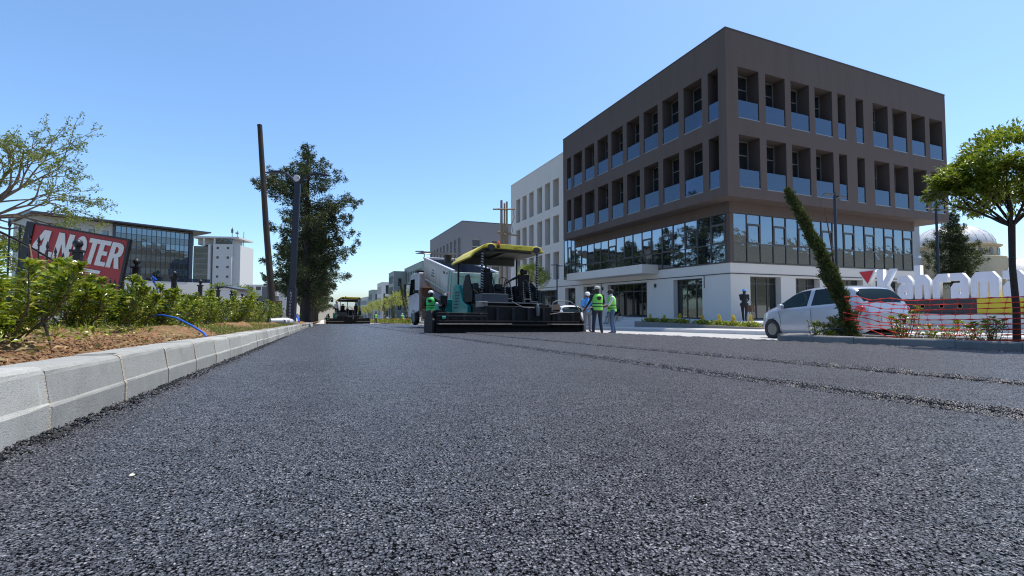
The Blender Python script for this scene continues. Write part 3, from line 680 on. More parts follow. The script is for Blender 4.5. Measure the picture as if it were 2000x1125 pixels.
rm.quad((22.64, 26.2, -.44), (31, 26.2, -.44), (31, 26.2, 2.9), (22.64, 26.2, 2.9)); rm.quad((31, 20.5, -.44), (41, 20.5, -.44), (41, 28, -.44), (31, 28, -.44)); rm.quad((30, 27, -.44), (41, 27, -.44), (41, 27, 2.9), (30, 27, 2.9)); rm.quad((31, 20.5, 2.9), (41, 20.5, 2.9), (41, 28, 2.9), (31, 28, 2.9))
rm.build('interior', M['curtain'], bb, world=True)
# door set: dark frames with leaves of glass
def glazed(parent, P, rz, W, z0, z1, cols, trans, depth, gm, name='shopfront'):
    o = window(parent, (P[0], P[1], z0), rz, W, z1 - z0, depth, cols, trans, M['frame'], gm, fw=.07); o.name = name; return o
glazed(bb, (22.2, 24.8), R(-90), 2.6, -.42, 2.2, (.34, .66), (.86,), .4, M['glass_door'], 'door')
glazed(bb, (22.2, 32.7), R(-90), 5.1, -.46, 2.18, (.2, .4, .6, .8), (.76,), .4, M['glass_door'], 'entrance')
glazed(bb, (22.2, 36.6), R(-90), 2.0, -.9, 2.17, (.5,), (.8,), .4, M['glass_dark'])
glazed(bb, (22.2, 40.1), R(-90), 2.0, -.9, 2.15, (.6,), (.8,), .4, M['glass_dark'])
glazed(bb, (23.8, 20), 0, 2.65, -.42, 2.22, (.36, .72), (.84,), .4, M['glass_door'], 'door')
glazed(bb, (27.8, 20), 0, 2.3, -.42, 2.2, (.35, .7), (.82,), .4, M['glass_dark'])
glazed(bb, (31.6, 20), 0, 3.0, -.42, 2.2, (.33, .66), (.8,), .4, M['glass_dark'])
glazed(bb, (36, 20), 0, 3.0, -.42, 2.2, (.33, .66), (.8,), .4, M['glass_dark'])
for (a, b, c, d) in ((24.2, 25.1, -.42, 1.4),): bx('leaning_panel', M['plinth'], bb, a, b, 20.75, 20.8, c, d)
can = MB(); can.box(20.75, 22.2, 26.3, 37.2, 2.74, 3.38); can.build('entrance_canopy', M['white_wall'], bb, world=True, bevel=.02)
for yy_ in (26.6, 33.4):
    lp = MB(); lp.box(22.08, 22.198, yy_ - .06, yy_ + .06, 1.75, 2.02); lp.build('wall_lamp', M['frame'], bb, world=True)
# platform, steps and planter in front
pf = thing('entrance_steps', 'pale stone platform and steps in front of the brown building', 'steps', (20.5, 22, -.5))
q = MB(); q.box(19.9, 45, 16.9, 24.1, -1.4, -.42); q.box(20.6, 22.2, 24.1, 34, -1.5, -.445); q.build('platform', M['plinth'], pf, world=True, bevel=.012)
for k, (xa, zt_) in enumerate(((20.25, -.58), (19.95, -.72), (19.65, -.87))): bx('step', M['plinth'], pf, xa, 20.6, 24.104, 28.4, -1.6, zt_)
bx('low_wall', M['plinth'], pf, 20.2, 20.6, 28.41, 33.0, -1.6, -.36)
pt_ = thing('flower_bed', 'low grey edged flower bed with yellow flowers by the corner entrance', 'flower bed', (19.2, 20, -.7))
e = MB(); e.box(18.3, 18.45, 14.9, 24.0, -1.3, -.56); e.box(18.45, 19.897, 14.9, 15.05, -1.3, -.562); e.box(18.45, 19.897, 23.85, 24.0, -1.3, -.561); e.build('edging', M['kerb_grey'], pt_, world=True, bevel=.01)
MB().box(18.45, 19.89, 15.05, 23.85, -1.3, -.60).build('soil', M['soil'], pt_, world=True)

# --- white neighbour
wb = thing('office_building', 'white rendered block with rows of deep narrow windows joined to the brown building', 'building', (22.2, 40.4, -1.3))
wq = MB()
wc = [(41.37, 42.64), (43.36, 44.60), (45.30, 46.56), (47.54, 48.80), (49.52, 50.78), (51.45, 52.71)]
wr = [(10.79, 13.74), (6.98, 9.86), (3.15, 6.03)]
facade(wq, (22.2, 40.35), (0, 1), (-1, 0), 14.15, -2.4, 16.0, [(a - 40.35, b - 40.35, c, d) for a, b in wc for c, d in wr] + [(1.4, 6.3, -1.1, 2.08), (7.6, 12.8, -1.1, 2.08)], .75)
wq.quad((22.2, 54.5, -2.4), (40, 54.5, -2.4), (40, 54.5, 16), (22.2, 54.5, 16)); wq.quad((22.2, 40.35, 6), (40, 40.35, 6), (40, 40.35, 16), (22.2, 40.35, 16)); wq.quad((40, 40.35, -2), (40, 54.5, -2), (40, 54.5, 16), (40, 40.35, 16))
wq.build('wall', M['white_wall'], wb, world=True)
MB().box(22.3, 39.9, 40.4, 54.4, 15.5, 15.8).build('roof', M['plinth'], wb, world=True)
MB().box(22.16, 22.4, 40.36, 54.52, 16.003, 16.05).build('parapet_cap', M['plinth'], wb, world=True)
for a, b in wc:
    for c, d in wr: window(wb, (22.2, b, c), R(-90), b - a, d - c, .72, (.5,), (.75,), M['frame'], M['glass_dark'])
for a, b in ((41.75, 46.65), (47.95, 53.15)): glazed(wb, (22.2, b), R(-90), b - a, -1.1, 2.08, (.25, .5, .75), (.8,), .5, M['glass_dark'])

# --- further blocks down the street
def block(label, X0, X1, Y0, Y1, z0, z1, m, sx, sy, fm=None, gm=None, top=None, rec=.3, name='office_building', frames=True):
    """sx / sy: (columns, rows, first z, storey, window height, window share) for the street face and the face towards us"""
    t = thing(name, label, 'building', (X0, Y0, z0)); mb = MB(); gm = gm or M['glass_dark']
    for face, spec in (('x', sx), ('y', sy)):
        W = (Y1 - Y0) if face == 'x' else (X1 - X0); ops = []
        if spec:
            n, rows, zf, st, wh, sh = spec; p = W / (n + .4)
            ops = [(.2 * p + i * p + p * (1 - sh) / 2, .2 * p + i * p + p * (1 + sh) / 2, zf + r * st, zf + r * st + wh) for i in range(n) for r in range(rows)]
        facade(mb, (X0, Y0), (0, 1) if face == 'x' else (1, 0), (-1, 0) if face == 'x' else (0, -1), W, z0, z1, ops, rec)
        for (a, b, c, d) in ops:
            if face == 'x': window(t, (X0, Y0 + b, c), R(-90), b - a, d - c, rec - .05, (), (.6,), fm or M['frame'], gm, fw=.08)
            else: window(t, (X0 + a, Y0, c), 0, b - a, d - c, rec - .05, (), (.6,), fm or M['frame'], gm, fw=.08)
    mb.quad((X0, Y1, z0), (X1, Y1, z0), (X1, Y1, z1), (X0, Y1, z1)); mb.quad((X1, Y0, z0), (X1, Y1, z0), (X1, Y1, z1), (X1, Y0, z1))
    mb.build('wall', m, t, world=True)
    bx('roof', m, t, X0 + .03, X1 - .03, Y0 + .03, Y1 - .03, z1 - .35, z1 - .1)
    c = MB(); c.box(X0 - .06, X1, Y0 - .06, Y0 + .3, z1 + .003, z1 + .1); c.box(X0 - .06, X0 + .3, Y0 + .3, Y1, z1 + .003, z1 + .1); c.build('parapet_cap', top or M['frame'], t, world=True)
    return t
block('dark grey office block with tall narrow windows rising behind the paver canopy', 22.2, 46, 77.2, 104, -5, 15.3, M['grey_wall'], (9, 2, 4.6, 4.6, 3.4, .48), (6, 2, 4.4, 4.6, 3.2, .42), M['pale_wall'])
block('long green grey office block behind the raised truck bed', 24, 44, 122, 152, -6, 12.3, M['green_wall'], (10, 3, -.5, 4.1, 3.0, .55), (5, 3, -.5, 4.1, 2.8, .5))
block('pale panelled projecting block in front of the green grey offices', 22.6, 24, 129, 139, -6, 6.4, M['pale_wall'], (5, 3, -3, 3.2, 1.6, .6), None)
block('dark green tower block with pale striped street front, left of the green grey offices', 20, 23.9, 147.8, 160, -7, 11.2, M['green_wall'], (4, 4, -3, 3.5, 2.4, .7), (1, 3, -1, 3.8, 2.4, .4))
block('pale grey block with two stacked tall windows, left of the dark green tower', 20, 34, 181, 197, -8, 9.2, M['pale_wall'], (4, 3, -3.5, 4.2, 2.8, .6), (4, 3, -4, 4.4, 3.4, .45))
block('small dark green block between two pale blocks far down the street', 20, 34, 219, 238, -8, 7.5, M['green_wall'], (4, 3, -5, 4, 2.6, .6), (4, 3, -5, 4, 2.6, .5))
block('pale low block near the far end of the street', 20, 36, 243, 290, -8, 4.7, M['pale_wall'], (6, 3, -6.5, 3.6, 2.2, .55), (4, 3, -6.5, 3.6, 2.2, .5))
block('farthest grey block at the end of the street', 20, 36, 300, 350, -8, 4.6, M['green_wall'], (6, 3, -6.5, 3.6, 2.2, .55), (4, 3, -6.5, 3.6, 2.2, .5))

# --- glass fronted building on the left, behind the sign
gb = thing('office_building', 'glass fronted office building with dark overhanging flat roof behind the red sign', 'building', (-25.68, 118.62, -4), R(34.2))
w = MB()
ops = [(-22.6 + i * 2.0 + 26, -21.7 + i * 2.0 + 26, z, z + 1.5) for i in range(4) for z in (3.0, 7.0, 11.0, 17.2)] 
ops = [(a, b, z, zz) for (a, b, z, zz) in ops if zz < 20]
facade(w, (-26, 0), (1, 0), (0, -1), 11.4, 0, 20.2, ops, .3)
w.box(-26, -1.9, .4, 14, 0, 20.19); w.box(-14.6, 2.0, -.25, .39, 0, 9.4)
w.build('wall', M['pale_wall'], gb)
for (a, b, c, d) in ops: ibox('window', M['glass_dark'], gb, (-26 + (a + b) / 2, .25, (c + d) / 2), (b - a, .06, d - c))
rf = MB(); rf.prism([(-2.2, 20.3), (-2.2, 20.55), (2, 21.0), (15, 21.0), (15, 20.3)], -26.6, 1.2, 'x'); rf.build('roof', M['roof_dark'], gb)
cw = MB()
NCOL, NROW = 15, 8; cwx0, cwx1, cz0, cz1 = -14.6, -2.2, 9.5, 19.9
dx, dz = (cwx1 - cwx0) / NCOL, (cz1 - cz0) / NROW
for i in range(NCOL + 1): cw.box(cwx0 + i * dx - .035, cwx0 + i * dx + .035, .1, .3, cz0, cz1)
for k in range(NROW + 1): cw.box(cwx0, cwx1, .12, .29, cz0 + k * dz - .035, cz0 + k * dz + .035)
cw.box(cwx0 - .5, cwx0 - .04, -.1, .38, 0, 20.25); cw.box(cwx1 + .04, cwx1 + .75, -.1, .38, 9.4, 20.25)
cwo = cw.build('curtain_wall', M['roof_dark'], gb)
for i in range(NCOL):
    for k in range(NROW):
        ibox('pane', M['glass_teal'] if (k % 2) else M['glass_dark'], cwo, (cwx0 + (i + .5) * dx, .2, cz0 + (k + .5) * dz), (dx - .07, .03, dz - .07), (random.uniform(-.004, .004), 0, random.uniform(-.004, .004)))
bl = MB(); bl.box(-15, 2.0, -.24, -.2, 9.42, 10.2); bl.build('balcony_glass', M['glass_rail'], gb)

# --- white tower further left
tw = thing('tower_block', 'white tower block with small square windows and rooftop antennas', 'building', (-43.9, 190.9, -6), R(-15))
t_ = MB(); t_.box(7.0, 13.2, 0, 12, 0, 28.2); t_.box(13.2, 15.6, 1.2, 12, 0, 28.0); t_.box(5.6, 6.3, -.4, 6, 0, 28.0); t_.build('wall', M['plinth'], tw)
t_ = MB(); t_.box(0, 15.5, 0, 12, 30.3, 30.9); t_.box(-.4, .3, 0, .7, 27.5, 30.4); t_.box(3.6, 4.2, 0, .7, 27.5, 30.4); t_.box(7.0, 7.6, .3, .9, 28.2, 30.4); t_.box(.5, 12, 3, 11, 28.2, 30.4); t_.build('crown', M['plinth'], tw)
t_ = MB(); t_.box(7.7, 13, .8, 1.2, 28.25, 30.35); t_.build('crown_glass', M['glass_dark'], tw)
t_ = MB(); t_.box(0, 5.5, 1.2, 8, 0, 27.5); t_.build('glazed_wing', M['glass_teal'], tw)
for k in range(14): bx('floor_band', M['frame_light'], tw, 0, 5.5, 1.12, 1.19, 2 + k * 1.9, 2.25 + k * 1.9, world=False)
for r_ in range(7):
    for c_ in (8.2, 11.6): bx('window', M['glass_dark'], tw, c_, c_ + .75, -.03, .05, 6 + r_ * 3.4, 6.8 + r_ * 3.4, world=False)
an = MB(); an.tube([(11, 5, 31.3), (11, 5, 35)], .12); an.tube([(12.4, 6, 31.3), (12.4, 6, 34)], .1); an.tube([(15, 5, 28), (15, 5, 33.5)], .1); an.lathe([(.0, 0), (.5, .25), (.6, .6)], 12, (12.4, 5.6, 32.6)); an.box(10.7, 11.3, 4.8, 5.2, 33, 34.4); an.each('antenna', M['grey_metal'], tw)

# --- low white building beyond the kiosk
lb = thing('low_building', 'low white building with a band of teal windows beyond the leaning wooden pole', 'building', (-23.2, 150.0, -5.5), R(-22.3))
t_ = MB(); t_.box(0, 16.4, 0, 9, 0, 6.5); t_.box(1.5, 16.2, 1.5, 9, 8.6, 11.9); t_.box(0, 11.5, -.5, 9, 8.6, 10.0); t_.box(12.2, 16.4, -.8, 0, 0, 10.4); t_.box(.2, 16.2, 1.0, 9, 6.5, 8.6); t_.build('wall', M['plinth'], lb)
for k in range(8): bx('pane', M['glass_teal'], lb, .6 + k * 1.42, 1.95 + k * 1.42, .9, .97, 6.6, 8.5, world=False)
for k in range(4): bx('window', M['glass_dark'], lb, 2 + k * 2.4, 3.4 + k * 2.4, 1.42, 1.48, 10.3, 11.3, world=False)
# --- kiosk
kk = thing('kiosk', 'small grey metal cabin with pitched roof behind the hedge', 'kiosk', (-6.1, 34.9, gz(-6, 35) + .1), R(-16))
MB().prism([(-.75, 0), (.75, 0), (.75, 2.35), (0, 2.5), (-.75, 2.35)], -.1, 1.4, 'y').build('body', M['pale_wall'], kk)
MB().prism([(-.9, 2.36), (0, 2.56), (.9, 2.36), (.9, 2.42), (0, 2.62), (-.9, 2.42)], -.25, 1.5, 'y').build('roof', M['grey_metal'], kk)
MB().box(.752, .77, .2, 1.1, .1, 2.2).build('door', M['emblem_white'], kk)

# --- mosque
mq = thing('mosque', 'cream stone mosque with a large ribbed lead dome seen past the brown building', 'building', (114.7, 50.2, -1.5))
def dome_prof(Rr, Hh, n=10): return [(Rr * math.cos(i / n * math.pi / 2), Hh * math.sin(i / n * math.pi / 2)) for i in range(n)] + [(.02, Hh)]
dm = MB().lathe(dome_prof(6.3, 4.4), 40, (0, 0, 13.3)).build('dome', M['lead_roof'], mq, smooth='all')
rb = MB()
for k in range(24):
    a = k / 24 * 2 * math.pi; rb.tube([((r_ + .02) * math.cos(a), (r_ + .02) * math.sin(a), 13.3 + z_) for r_, z_ in dome_prof(6.3, 4.4, 7)], .06, 4, False)
rb.build('rib', M['lead_roof'], dm)
MB().lathe([(6.9, 13.0), (7.1, 13.15), (7.1, 13.3), (6.3, 13.35)], 40).build('cornice', M['stone_cream'], mq)
MB().lathe([(6.6, 11.2), (6.6, 13.0)], 40).build('drum', M['stone_cream'], mq)
for k in range(20):
    a = k / 20 * 2 * math.pi + .1
    arch = [(-.42, 0), (.42, 0), (.42, .75), (.3, 1.05), (0, 1.25), (-.3, 1.05), (-.42, .75)]
    Mx = Matrix.Translation((6.62 * math.cos(a), 6.62 * math.sin(a), 11.45)) @ Matrix.Rotation(a + math.pi / 2, 4, 'Z')
    f = MB().prism(arch, -.06, .06, 'y', Mx).build('window', M['frame_light'], mq)
    g = MB().prism([(x * .7, .1 + z * .8) for x, z in arch], -.09, -.062, 'y', Mx @ Matrix.Rotation(math.pi, 4, 'Z')).build('pane', M['glass_dark'], f)
MB().lathe([(7.3, 10.6), (7.6, 10.8), (7.6, 11.0), (6.9, 11.2)], 40).build('lower_cornice', M['stone_cream'], mq)
MB().box(-8, 8, -8, 8, 0, 10.6).build('prayer_hall', M['stone_cream'], mq)
for k, a in enumerate((-1, 1)):
    lt = MB().lathe([(1.15, -.05), (1.15, .05)], 20, M=Matrix.Translation((-8.02, a * 3.2, 7.2)) @ Matrix.Rotation(math.pi / 2, 4, 'Y')); lt.build('round_window', M['stone_grey'], mq)
MB().lathe([(9.5, 5.5), (9.2, 7.0), (8.0, 8.8), (6.5, 9.9), (4.5, 10.6), (.1, 10.9)], 28, (8, -9, 0)).build('half_dome', M['lead_roof'], mq, smooth='all')
MB().lathe(dome_prof(2.6, 1.7), 20, (-3, -11.5, 6.0)).build('small_dome', M['lead_roof'], mq, smooth='all')
gm_ = MB().prism([(-3, 0), (3, 0), (3, 9.2), (2.4, 10.4), (1.2, 11.1), (0, 11.3), (-1.2, 11.1), (-2.4, 10.4), (-3, 9.2)], 0, 1.2, 'x', Matrix.Translation((2.4, -18.6, 0))); gm_.build('gable', M['stone_cream'], mq)
MB().prism([(-.6, 7.8), (.6, 7.8), (.6, 9), (0, 9.9), (-.6, 9)], -.05, 0, 'x', Matrix.Translation((2.38, -18.6, 0))).build('gable_window', M['glass_dark'], mq)
MB().box(-5, 30, -30, -8.2, 0, 6.0).build('side_hall', M['stone_cream'], mq)
mn = MB().lathe([(1.5, 0), (1.5, 11), (1.25, 11.5), (1.25, 30)], 14, (-9.5, 1.8, 0)); mn.build('minaret', M['stone_grey'], mq)
# ------------------------------------------------------------------ street furniture
# red sign board leaning behind the fence
ang = R(-10)
sg = thing('notary_sign', 'tilted red sign board reading 4. NOTER in white, behind the fence', 'sign', (-4.55, 11.55, gz(-4.5, 11.5) + .16), R(-22.3))
SM = Matrix.Translation((0, 0, 1.44)) @ Matrix.Rotation(-ang, 4, 'Y')     # sign plane = local xz, faces -y
def sg_mesh(name, mb, m, parent, bevel=0): mb.v = [tuple(SM @ Vector(p)) for p in mb.v]; return mb.build(name, m, parent, bevel=bevel)
SW, SH = 1.98, 1.24
sg_mesh('panel', MB().box(-SW/2 + .03, SW/2 - .03, -.03, .0, -SH/2 + .03, SH/2 - .03), M['sign_red'], sg)
fr = MB(); fr.box(-SW/2 - .1, -SW/2 + .05, -.05, .22, -SH/2, SH/2); fr.box(SW/2 - .05, SW/2, -.05, .01, -SH/2, SH/2); fr.box(-SW/2 + .05, SW/2 - .05, -.05, .01, SH/2 - .035, SH/2); fr.box(-SW/2 + .05, SW/2 - .05, -.05, .01, -SH/2, -SH/2 + .035)
sg_mesh('frame', fr, M['black_metal'], sg)
lg = MB(); lg.tube([(-.7, .1, 1.0), (-.8, .25, 0)], .03); lg.tube([(.7, .1, .8), (.62, .25, 0)], .03); lg.tube([(-.7, .1, 1.3), (-.6, .7, 0)], .025); lg.tube([(.7, .1, 1.2), (.7, .7, 0)], .025); lg.each('leg', M['black_metal'], sg)
def ell(cx, cy, rx, ry, n=22): return [(cx + rx * math.cos(2*math.pi*i/n), cy + ry * math.sin(2*math.pi*i/n)) for i in range(n)]
LT = {  # condensed bold outlines, unit height 1
 '4': (.50, [[(.26,0),(.46,0),(.46,.22),(.54,.22),(.54,.38),(.46,.38),(.46,1),(.22,1),(-.02,.40),(-.02,.22),(.26,.22)]], [[(.28,.38),(.13,.38),(.28,.76)]]),
 '.': (.20, [[(0,0),(.18,0),(.18,.2),(0,.2)]], []),
 'N': (.52, [[(0,0),(.17,0),(.17,.60),(.34,0),(.50,0),(.50,1),(.33,1),(.33,.42),(.17,1),(0,1)]], []),
 'O': (.52, [ell(.25,.5,.25,.52)], [ell(.25,.5,.085,.35)]),
 'T': (.46, [[(.14,0),(.32,0),(.32,.83),(.46,.83),(.46,1),(0,1),(0,.83),(.14,.83)]], []),
 'E': (.42, [[(0,0),(.40,0),(.40,.17),(.18,.17),(.18,.42),(.36,.42),(.36,.58),(.18,.58),(.18,.83),(.40,.83),(.40,1),(0,1)]], []),
 'R': (.50, [[(0,0),(.18,0),(.18,.40),(.22,.40),(.33,0),(.52,0),(.38,.44),(.47,.52),(.50,.68),(.48,.86),(.40,.96),(.28,1),(0,1)]], [[(.18,.56),(.25,.57),(.31,.63),(.31,.77),(.25,.83),(.18,.84)]]),
}
def put_letter(ch, x, zb, h, wscale, parent, m, shear=.10):
    w_, o_, hh = LT[ch]; tr = lambda P: [((p[0] * h * wscale + shear * (p[1] - .5) * h), p[1] * h) for p in P]
    me = shape_mesh([tr(P) for P in o_], [tr(P) for P in hh], .012); o = link('letter', me, m, parent)
    o.matrix_local = SM @ Matrix.Translation((x, -.038, zb)) @ Matrix.Rotation(math.pi / 2, 4, 'X'); return o
for ch, x, wsc in (('4', -.86, 1.12), ('.', -.555, 1.0), ('N', -.44, 1.25), ('O', -.085, .98), ('T', .185, .98), ('E', .41, 1.0), ('R', .635, 1.0)):
    put_letter(ch, x, .0, .51, wsc, sg, M['sign_white'])
o = link('underline', shape_mesh([[(-.05, 0), (.52, 0), (.54, .065), (-.03, .065)]], [], .012), M['sign_white'], sg); o.matrix_local = SM @ Matrix.Translation((0, -.038, -.16)) @ Matrix.Rotation(math.pi / 2, 4, 'X')

# wrought iron fence: posts, rails, pickets
fc = thing('iron_fence', 'black iron fence with spear tipped pickets and ball topped posts behind the hedge', 'fence', (-3.6, 0, 0))
pb = MB(); pb.box(-.05, .05, -.05, .05, -.2, 1.26); pb.box(-.075, .075, -.075, .075, 1.26, 1.30); pb.lathe([(.03, 1.30), (.03, 1.34), (.055, 1.36), (.068, 1.395), (.058, 1.435), (.025, 1.465), (.008, 1.475)], 12)
pme = None; posts = [6.65, 9.15, 11.55, 14.1, 16.75, 19.3, 21.9, 24.5, 27.1, 29.7, 32.3]
for yy_ in posts:
    z = gz(-3.6, yy_) + .25
    if pme is None: po = pb.build('post', M['black_metal'], fc, smooth=True); pme = po.data
    else: po = link('post', pme, M['black_metal'], fc)
    po.location = (0, yy_, z)
pk = MB(); pk.cyl((0, 0, 0), (0, 0, 1), .009, 6); pkm = bpy.data.meshes.new('picket'); pkm.from_pydata(pk.v, [], pk.f); pkm.materials.append(M['black_metal'])
tpm = MB().lathe([(.009, 0), (.018, .02), (.009, .035), (.020, .075), (.001, .15)], 6); tm = bpy.data.meshes.new('spear_tip'); tm.from_pydata(tpm.v, [], tpm.f); tm.materials.append(M['black_metal'])
def rail_h(s, a=9): return (1.30 - .42 * s ** 1.6) if a < 7 else .70 + .05 * math.sin(math.pi * s)
for a, b in zip(posts, posts[1:]):
    rt = MB(); rt.tube([(0, a + (b - a) * k / 14, gz(-3.6, a + (b - a) * k / 14) + .25 + rail_h(k / 14, a)) for k in range(15)], .016, 6); rt.tube([(0, a, gz(-3.6, a) + .40), (0, b, gz(-3.6, b) + .40)], .016, 6)
    rt.build('rail', M['black_metal'], fc)
    n = 12
    for k in range(1, n):
        if k % 1: continue
        yy_ = a + (b - a) * k / n; z = gz(-3.6, yy_) + .25
        p = bpy.data.objects.new('picket', pkm); COL.objects.link(p); p.parent = fc; p.location = (0, yy_, z); p.scale = (1, 1, rail_h(k / n, a) + .08)
        s_ = bpy.data.objects.new('spear_tip', tm); COL.objects.link(s_); s_.parent = fc; s_.location = (0, yy_, z + rail_h(k / n, a) + .075)

# leaning wooden pole
wp = thing('wooden_pole', 'old bare wooden pole leaning to the left above the hedge', 'pole', (-2.55, 26.98, gz(-2.5, 27) + .2))
MB().tube([(0, 0, -.1), (-.02, .02, 1), (-.42, .18, 5.3), (-.83, .34, 10.7)], [.17, .17, .145, .118], 12).build('shaft', M['wood'], wp, smooth=True)
MB().lathe([(.12, 0), (.123, .06)], 10, (-.832, .34, 10.63)).build('end_cap', M['wood'], wp)

# tall street lamp with emblem
sl = thing('street_lamp', 'tall dark street lamp with two swept arms and a round white emblem', 'street lamp', (-2.08, 33.28, gz(-2, 33.3) + .25), R(-22.3 + 3.7))
lean = Matrix.Rotation(R(1.7), 4, 'Y')
def L_(mb): mb.v = [tuple(lean @ Vector(p)) for p in mb.v]; return mb
L_(MB().box(-.26, .26, -.2, .2, -.1, 2.3).box(-.21, .21, -.16, .16, 2.3, 2.42)).build('base', M['navy_metal'], sl, bevel=.02)
p_ = MB(); p_.prism([(-.17, -.13), (.17, -.13), (.19, 0), (.17, .13), (-.17, .13), (-.19, 0)], 2.4, 9.40, 'z'); L_(p_).build('pole', M['navy_metal'], sl)
for s in (-1, 1):
    a_ = MB(); a_.tube([(s*.05, 0, 9.2), (s*.35, 0, 9.62), (s*.75, 0, 9.95), (s*1.1, 0, 10.03)], .075, 8); L_(a_); ao = a_.build('arm', M['navy_metal'], sl, smooth=True)
    L_(MB().prism([(s*1.0, 9.97), (s*2.05, 9.90), (s*2.1, 9.95), (s*1.3, 10.10), (s*1.0, 10.09)], -.14, .14, 'y')).build('lamp_head', M['navy_metal'], ao, bevel=.01)
dsc = L_(MB().lathe([(.19, -.05), (.215, -.03), (.215, .03), (.19, .05)], 28, M=Matrix.Translation((.0, -.18, 9.62)) @ Matrix.Rotation(math.pi / 2, 4, 'X'))).build('emblem', M['emblem_white'], sl, smooth=True)
em = L_(MB().box(-.15, .08, -.236, -.232, 9.57, 9.61).box(-.13, .0, -.236, -.232, 9.65, 9.68)); em.build('emblem_mark', M['pipe_grey'], dsc)
em = L_(MB().prism([(.06, 9.65), (.16, 9.67), (.12, 9.57)], -.238, -.233, 'y')); em.build('emblem_mark', M['letter_red'], dsc)
for k, ch in enumerate('BÜYÜKŞEHİR'):
    lo_ = link('letter', text_mesh(ch, .19), M['emblem_white'], sl); lo_.matrix_local = lean @ Matrix.Translation((0, -.206, 2.02 - k * .2)) @ Matrix.Rotation(math.pi / 2, 4, 'X')

def twin_lamp(label, loc, h, rz, hd=.55):
    t = thing('street_lamp', label, 'street lamp', loc, rz, 'slim pavement lamps')
    MB().lathe([(.09, 0), (.09, .5), (.06, .55), (.055, h)], 10).build('pole', M['navy_metal'], t, smooth=True)
    MB().lathe([(.16, 0), (.16, .03), (.1, .05)], 10).build('base_plate', M['navy_metal'], t)
    for s in (-1, 1):
        a = MB().box(min(0, s*.2), max(0, s*.2), -.025, .025, h - .16 - .04 * s, h - .11 - .04 * s).build('arm', M['navy_metal'], t)
        MB().prism([(s*.12, h - .18 - .04*s), (s*hd, h - .15 - .04*s), (s*hd, h - .10 - .04*s), (s*.12, h - .09 - .04*s)], -.09, .09, 'y').build('lamp_head', M['grey_metal'], a)
twin_lamp('slim twin headed lamp rising behind the silver car', (20.8, 13.07, -.5), 5.95, R(-10))
twin_lamp('slim twin headed lamp in front of the mosque conifer', (28.2, 12.86, -.5), 5.9, R(-10), .62)
twin_lamp('slim twin headed lamp by the white building, right of the paver', (19, 35.8, gz(16, 35.8) + .13), 5.4, R(-20))

# timber twin pole behind the paver
hp = thing('timber_pylon', 'weathered timber twin pole with cross pieces rising behind the paver', 'pole', (19.5, 49.95, gz(16, 50) + .1), R(-22))
for dx_, hh in ((-.34, 14.65), (.02, 14.3), (.30, 14.5)): MB().tube([(dx_ * 1.1, 0, 0 if abs(dx_) > .1 else 9), (dx_, 0, 11), (dx_ , 0, hh)], [.2, .17, .14] if dx_ < -.1 else [.13, .12, .11], 8).build('post', M['wood_pale'], hp, smooth=True)
for z_, a_, b_, yo, dz_ in ((13.55, -1.35, 1.3, -.2, 0), (10.7, -.9, 1.75, -.2, -.3), (10.95, -.8, .85, .2, -.25), (7.6, -1.2, .9, -.2, 0), (7.6, .4, 1.5, .2, .45), (7.2, -1.5, .2, .2, .4)):
    MB().tube([(a_, yo, z_), (b_, yo, z_ + dz_)], .1, 6).build('cross_piece', M['wood_pale'], hp)
MB().tube([(1.0, 0, 13.6), (1.2, 0, 12.6), (.85, 0, 11.8), (1.0, 0, 10.8)], .025, 5).build('loose_wire', M['line'], hp)

# traffic sign seen from the back, short post, pipes, hoses
ts = thing('road_sign', 'grey back of a square road sign on a thin post beside the lamp', 'sign', (-3.45, 32.9, gz(-3.4, 33) + .2), R(-20))
MB().box(-.33, .33, 0, .02, 1.75, 2.42).build('plate', M['grey_metal'], ts, bevel=.004); MB().cyl((0, .05, 0), (0, .05, 2.3), .03, 8).build('post', M['grey_metal'], ts); MB().box(-.02, .02, -.012, -.001, 1.75, 2.42).build('clamp_rail', M['grey_metal'], ts)
sp = thing('wooden_post', 'short rusty brown timber post at the end of the hedge', 'post', (-2.05, 24.4, gz(-2, 24.4) + .15), R(10)); MB().box(-.13, .13, -.1, .1, 0, 1.25).build('stump', M['rust'], sp, bevel=.02)
for k, (x_, y_, l_, a_) in enumerate(((-1.75, 21.3, .75, R(28)), (-1.48, 21.6, .7, R(70)), (-1.9, 21.9, .8, R(40)))):
    Mx = Matrix.Translation((x_, y_, bed(x_, y_) + .17)) @ Matrix.Rotation(a_, 4, 'Z')
    pr = MB().lathe([(.10, -l_/2), (.105, -l_/2), (.105, l_/2), (.10, l_/2), (.085, l_/2), (.085, -l_/2), (.10, -l_/2)], 14, M=Matrix.Rotation(math.pi / 2, 4, 'Y')).build('pipe', M['pipe_grey'], None, smooth=True)
    pr.matrix_world = Mx; tag(pr, ['pale grey pipe offcut lying nearest the short timber post', 'pale grey pipe offcut lying crosswise beside the kerb', 'pale grey pipe offcut at the left of the three'][k], 'pipe', 'pipe offcuts')
h1 = MB().tube([(-2.35, 7.9, bed(-2.3, 7.9) + .20), (-2.1, 7.75, bed(-2.1, 7.8) + .22), (-1.85, 7.4, bed(-1.9, 7.4) + .20), (-1.6, 7.1, bed(-1.6, 7.1) + .13), (-1.42, 6.85, bed(-1.42, 6.8) + .06), (-1.28, 6.55, bed(-1.28, 6.6) - .06)], .013, 10).build('hose', M['hose_blue'], None, smooth=True); tag(h1, 'bright blue hose arching out of the hedge over the soil', 'hose')
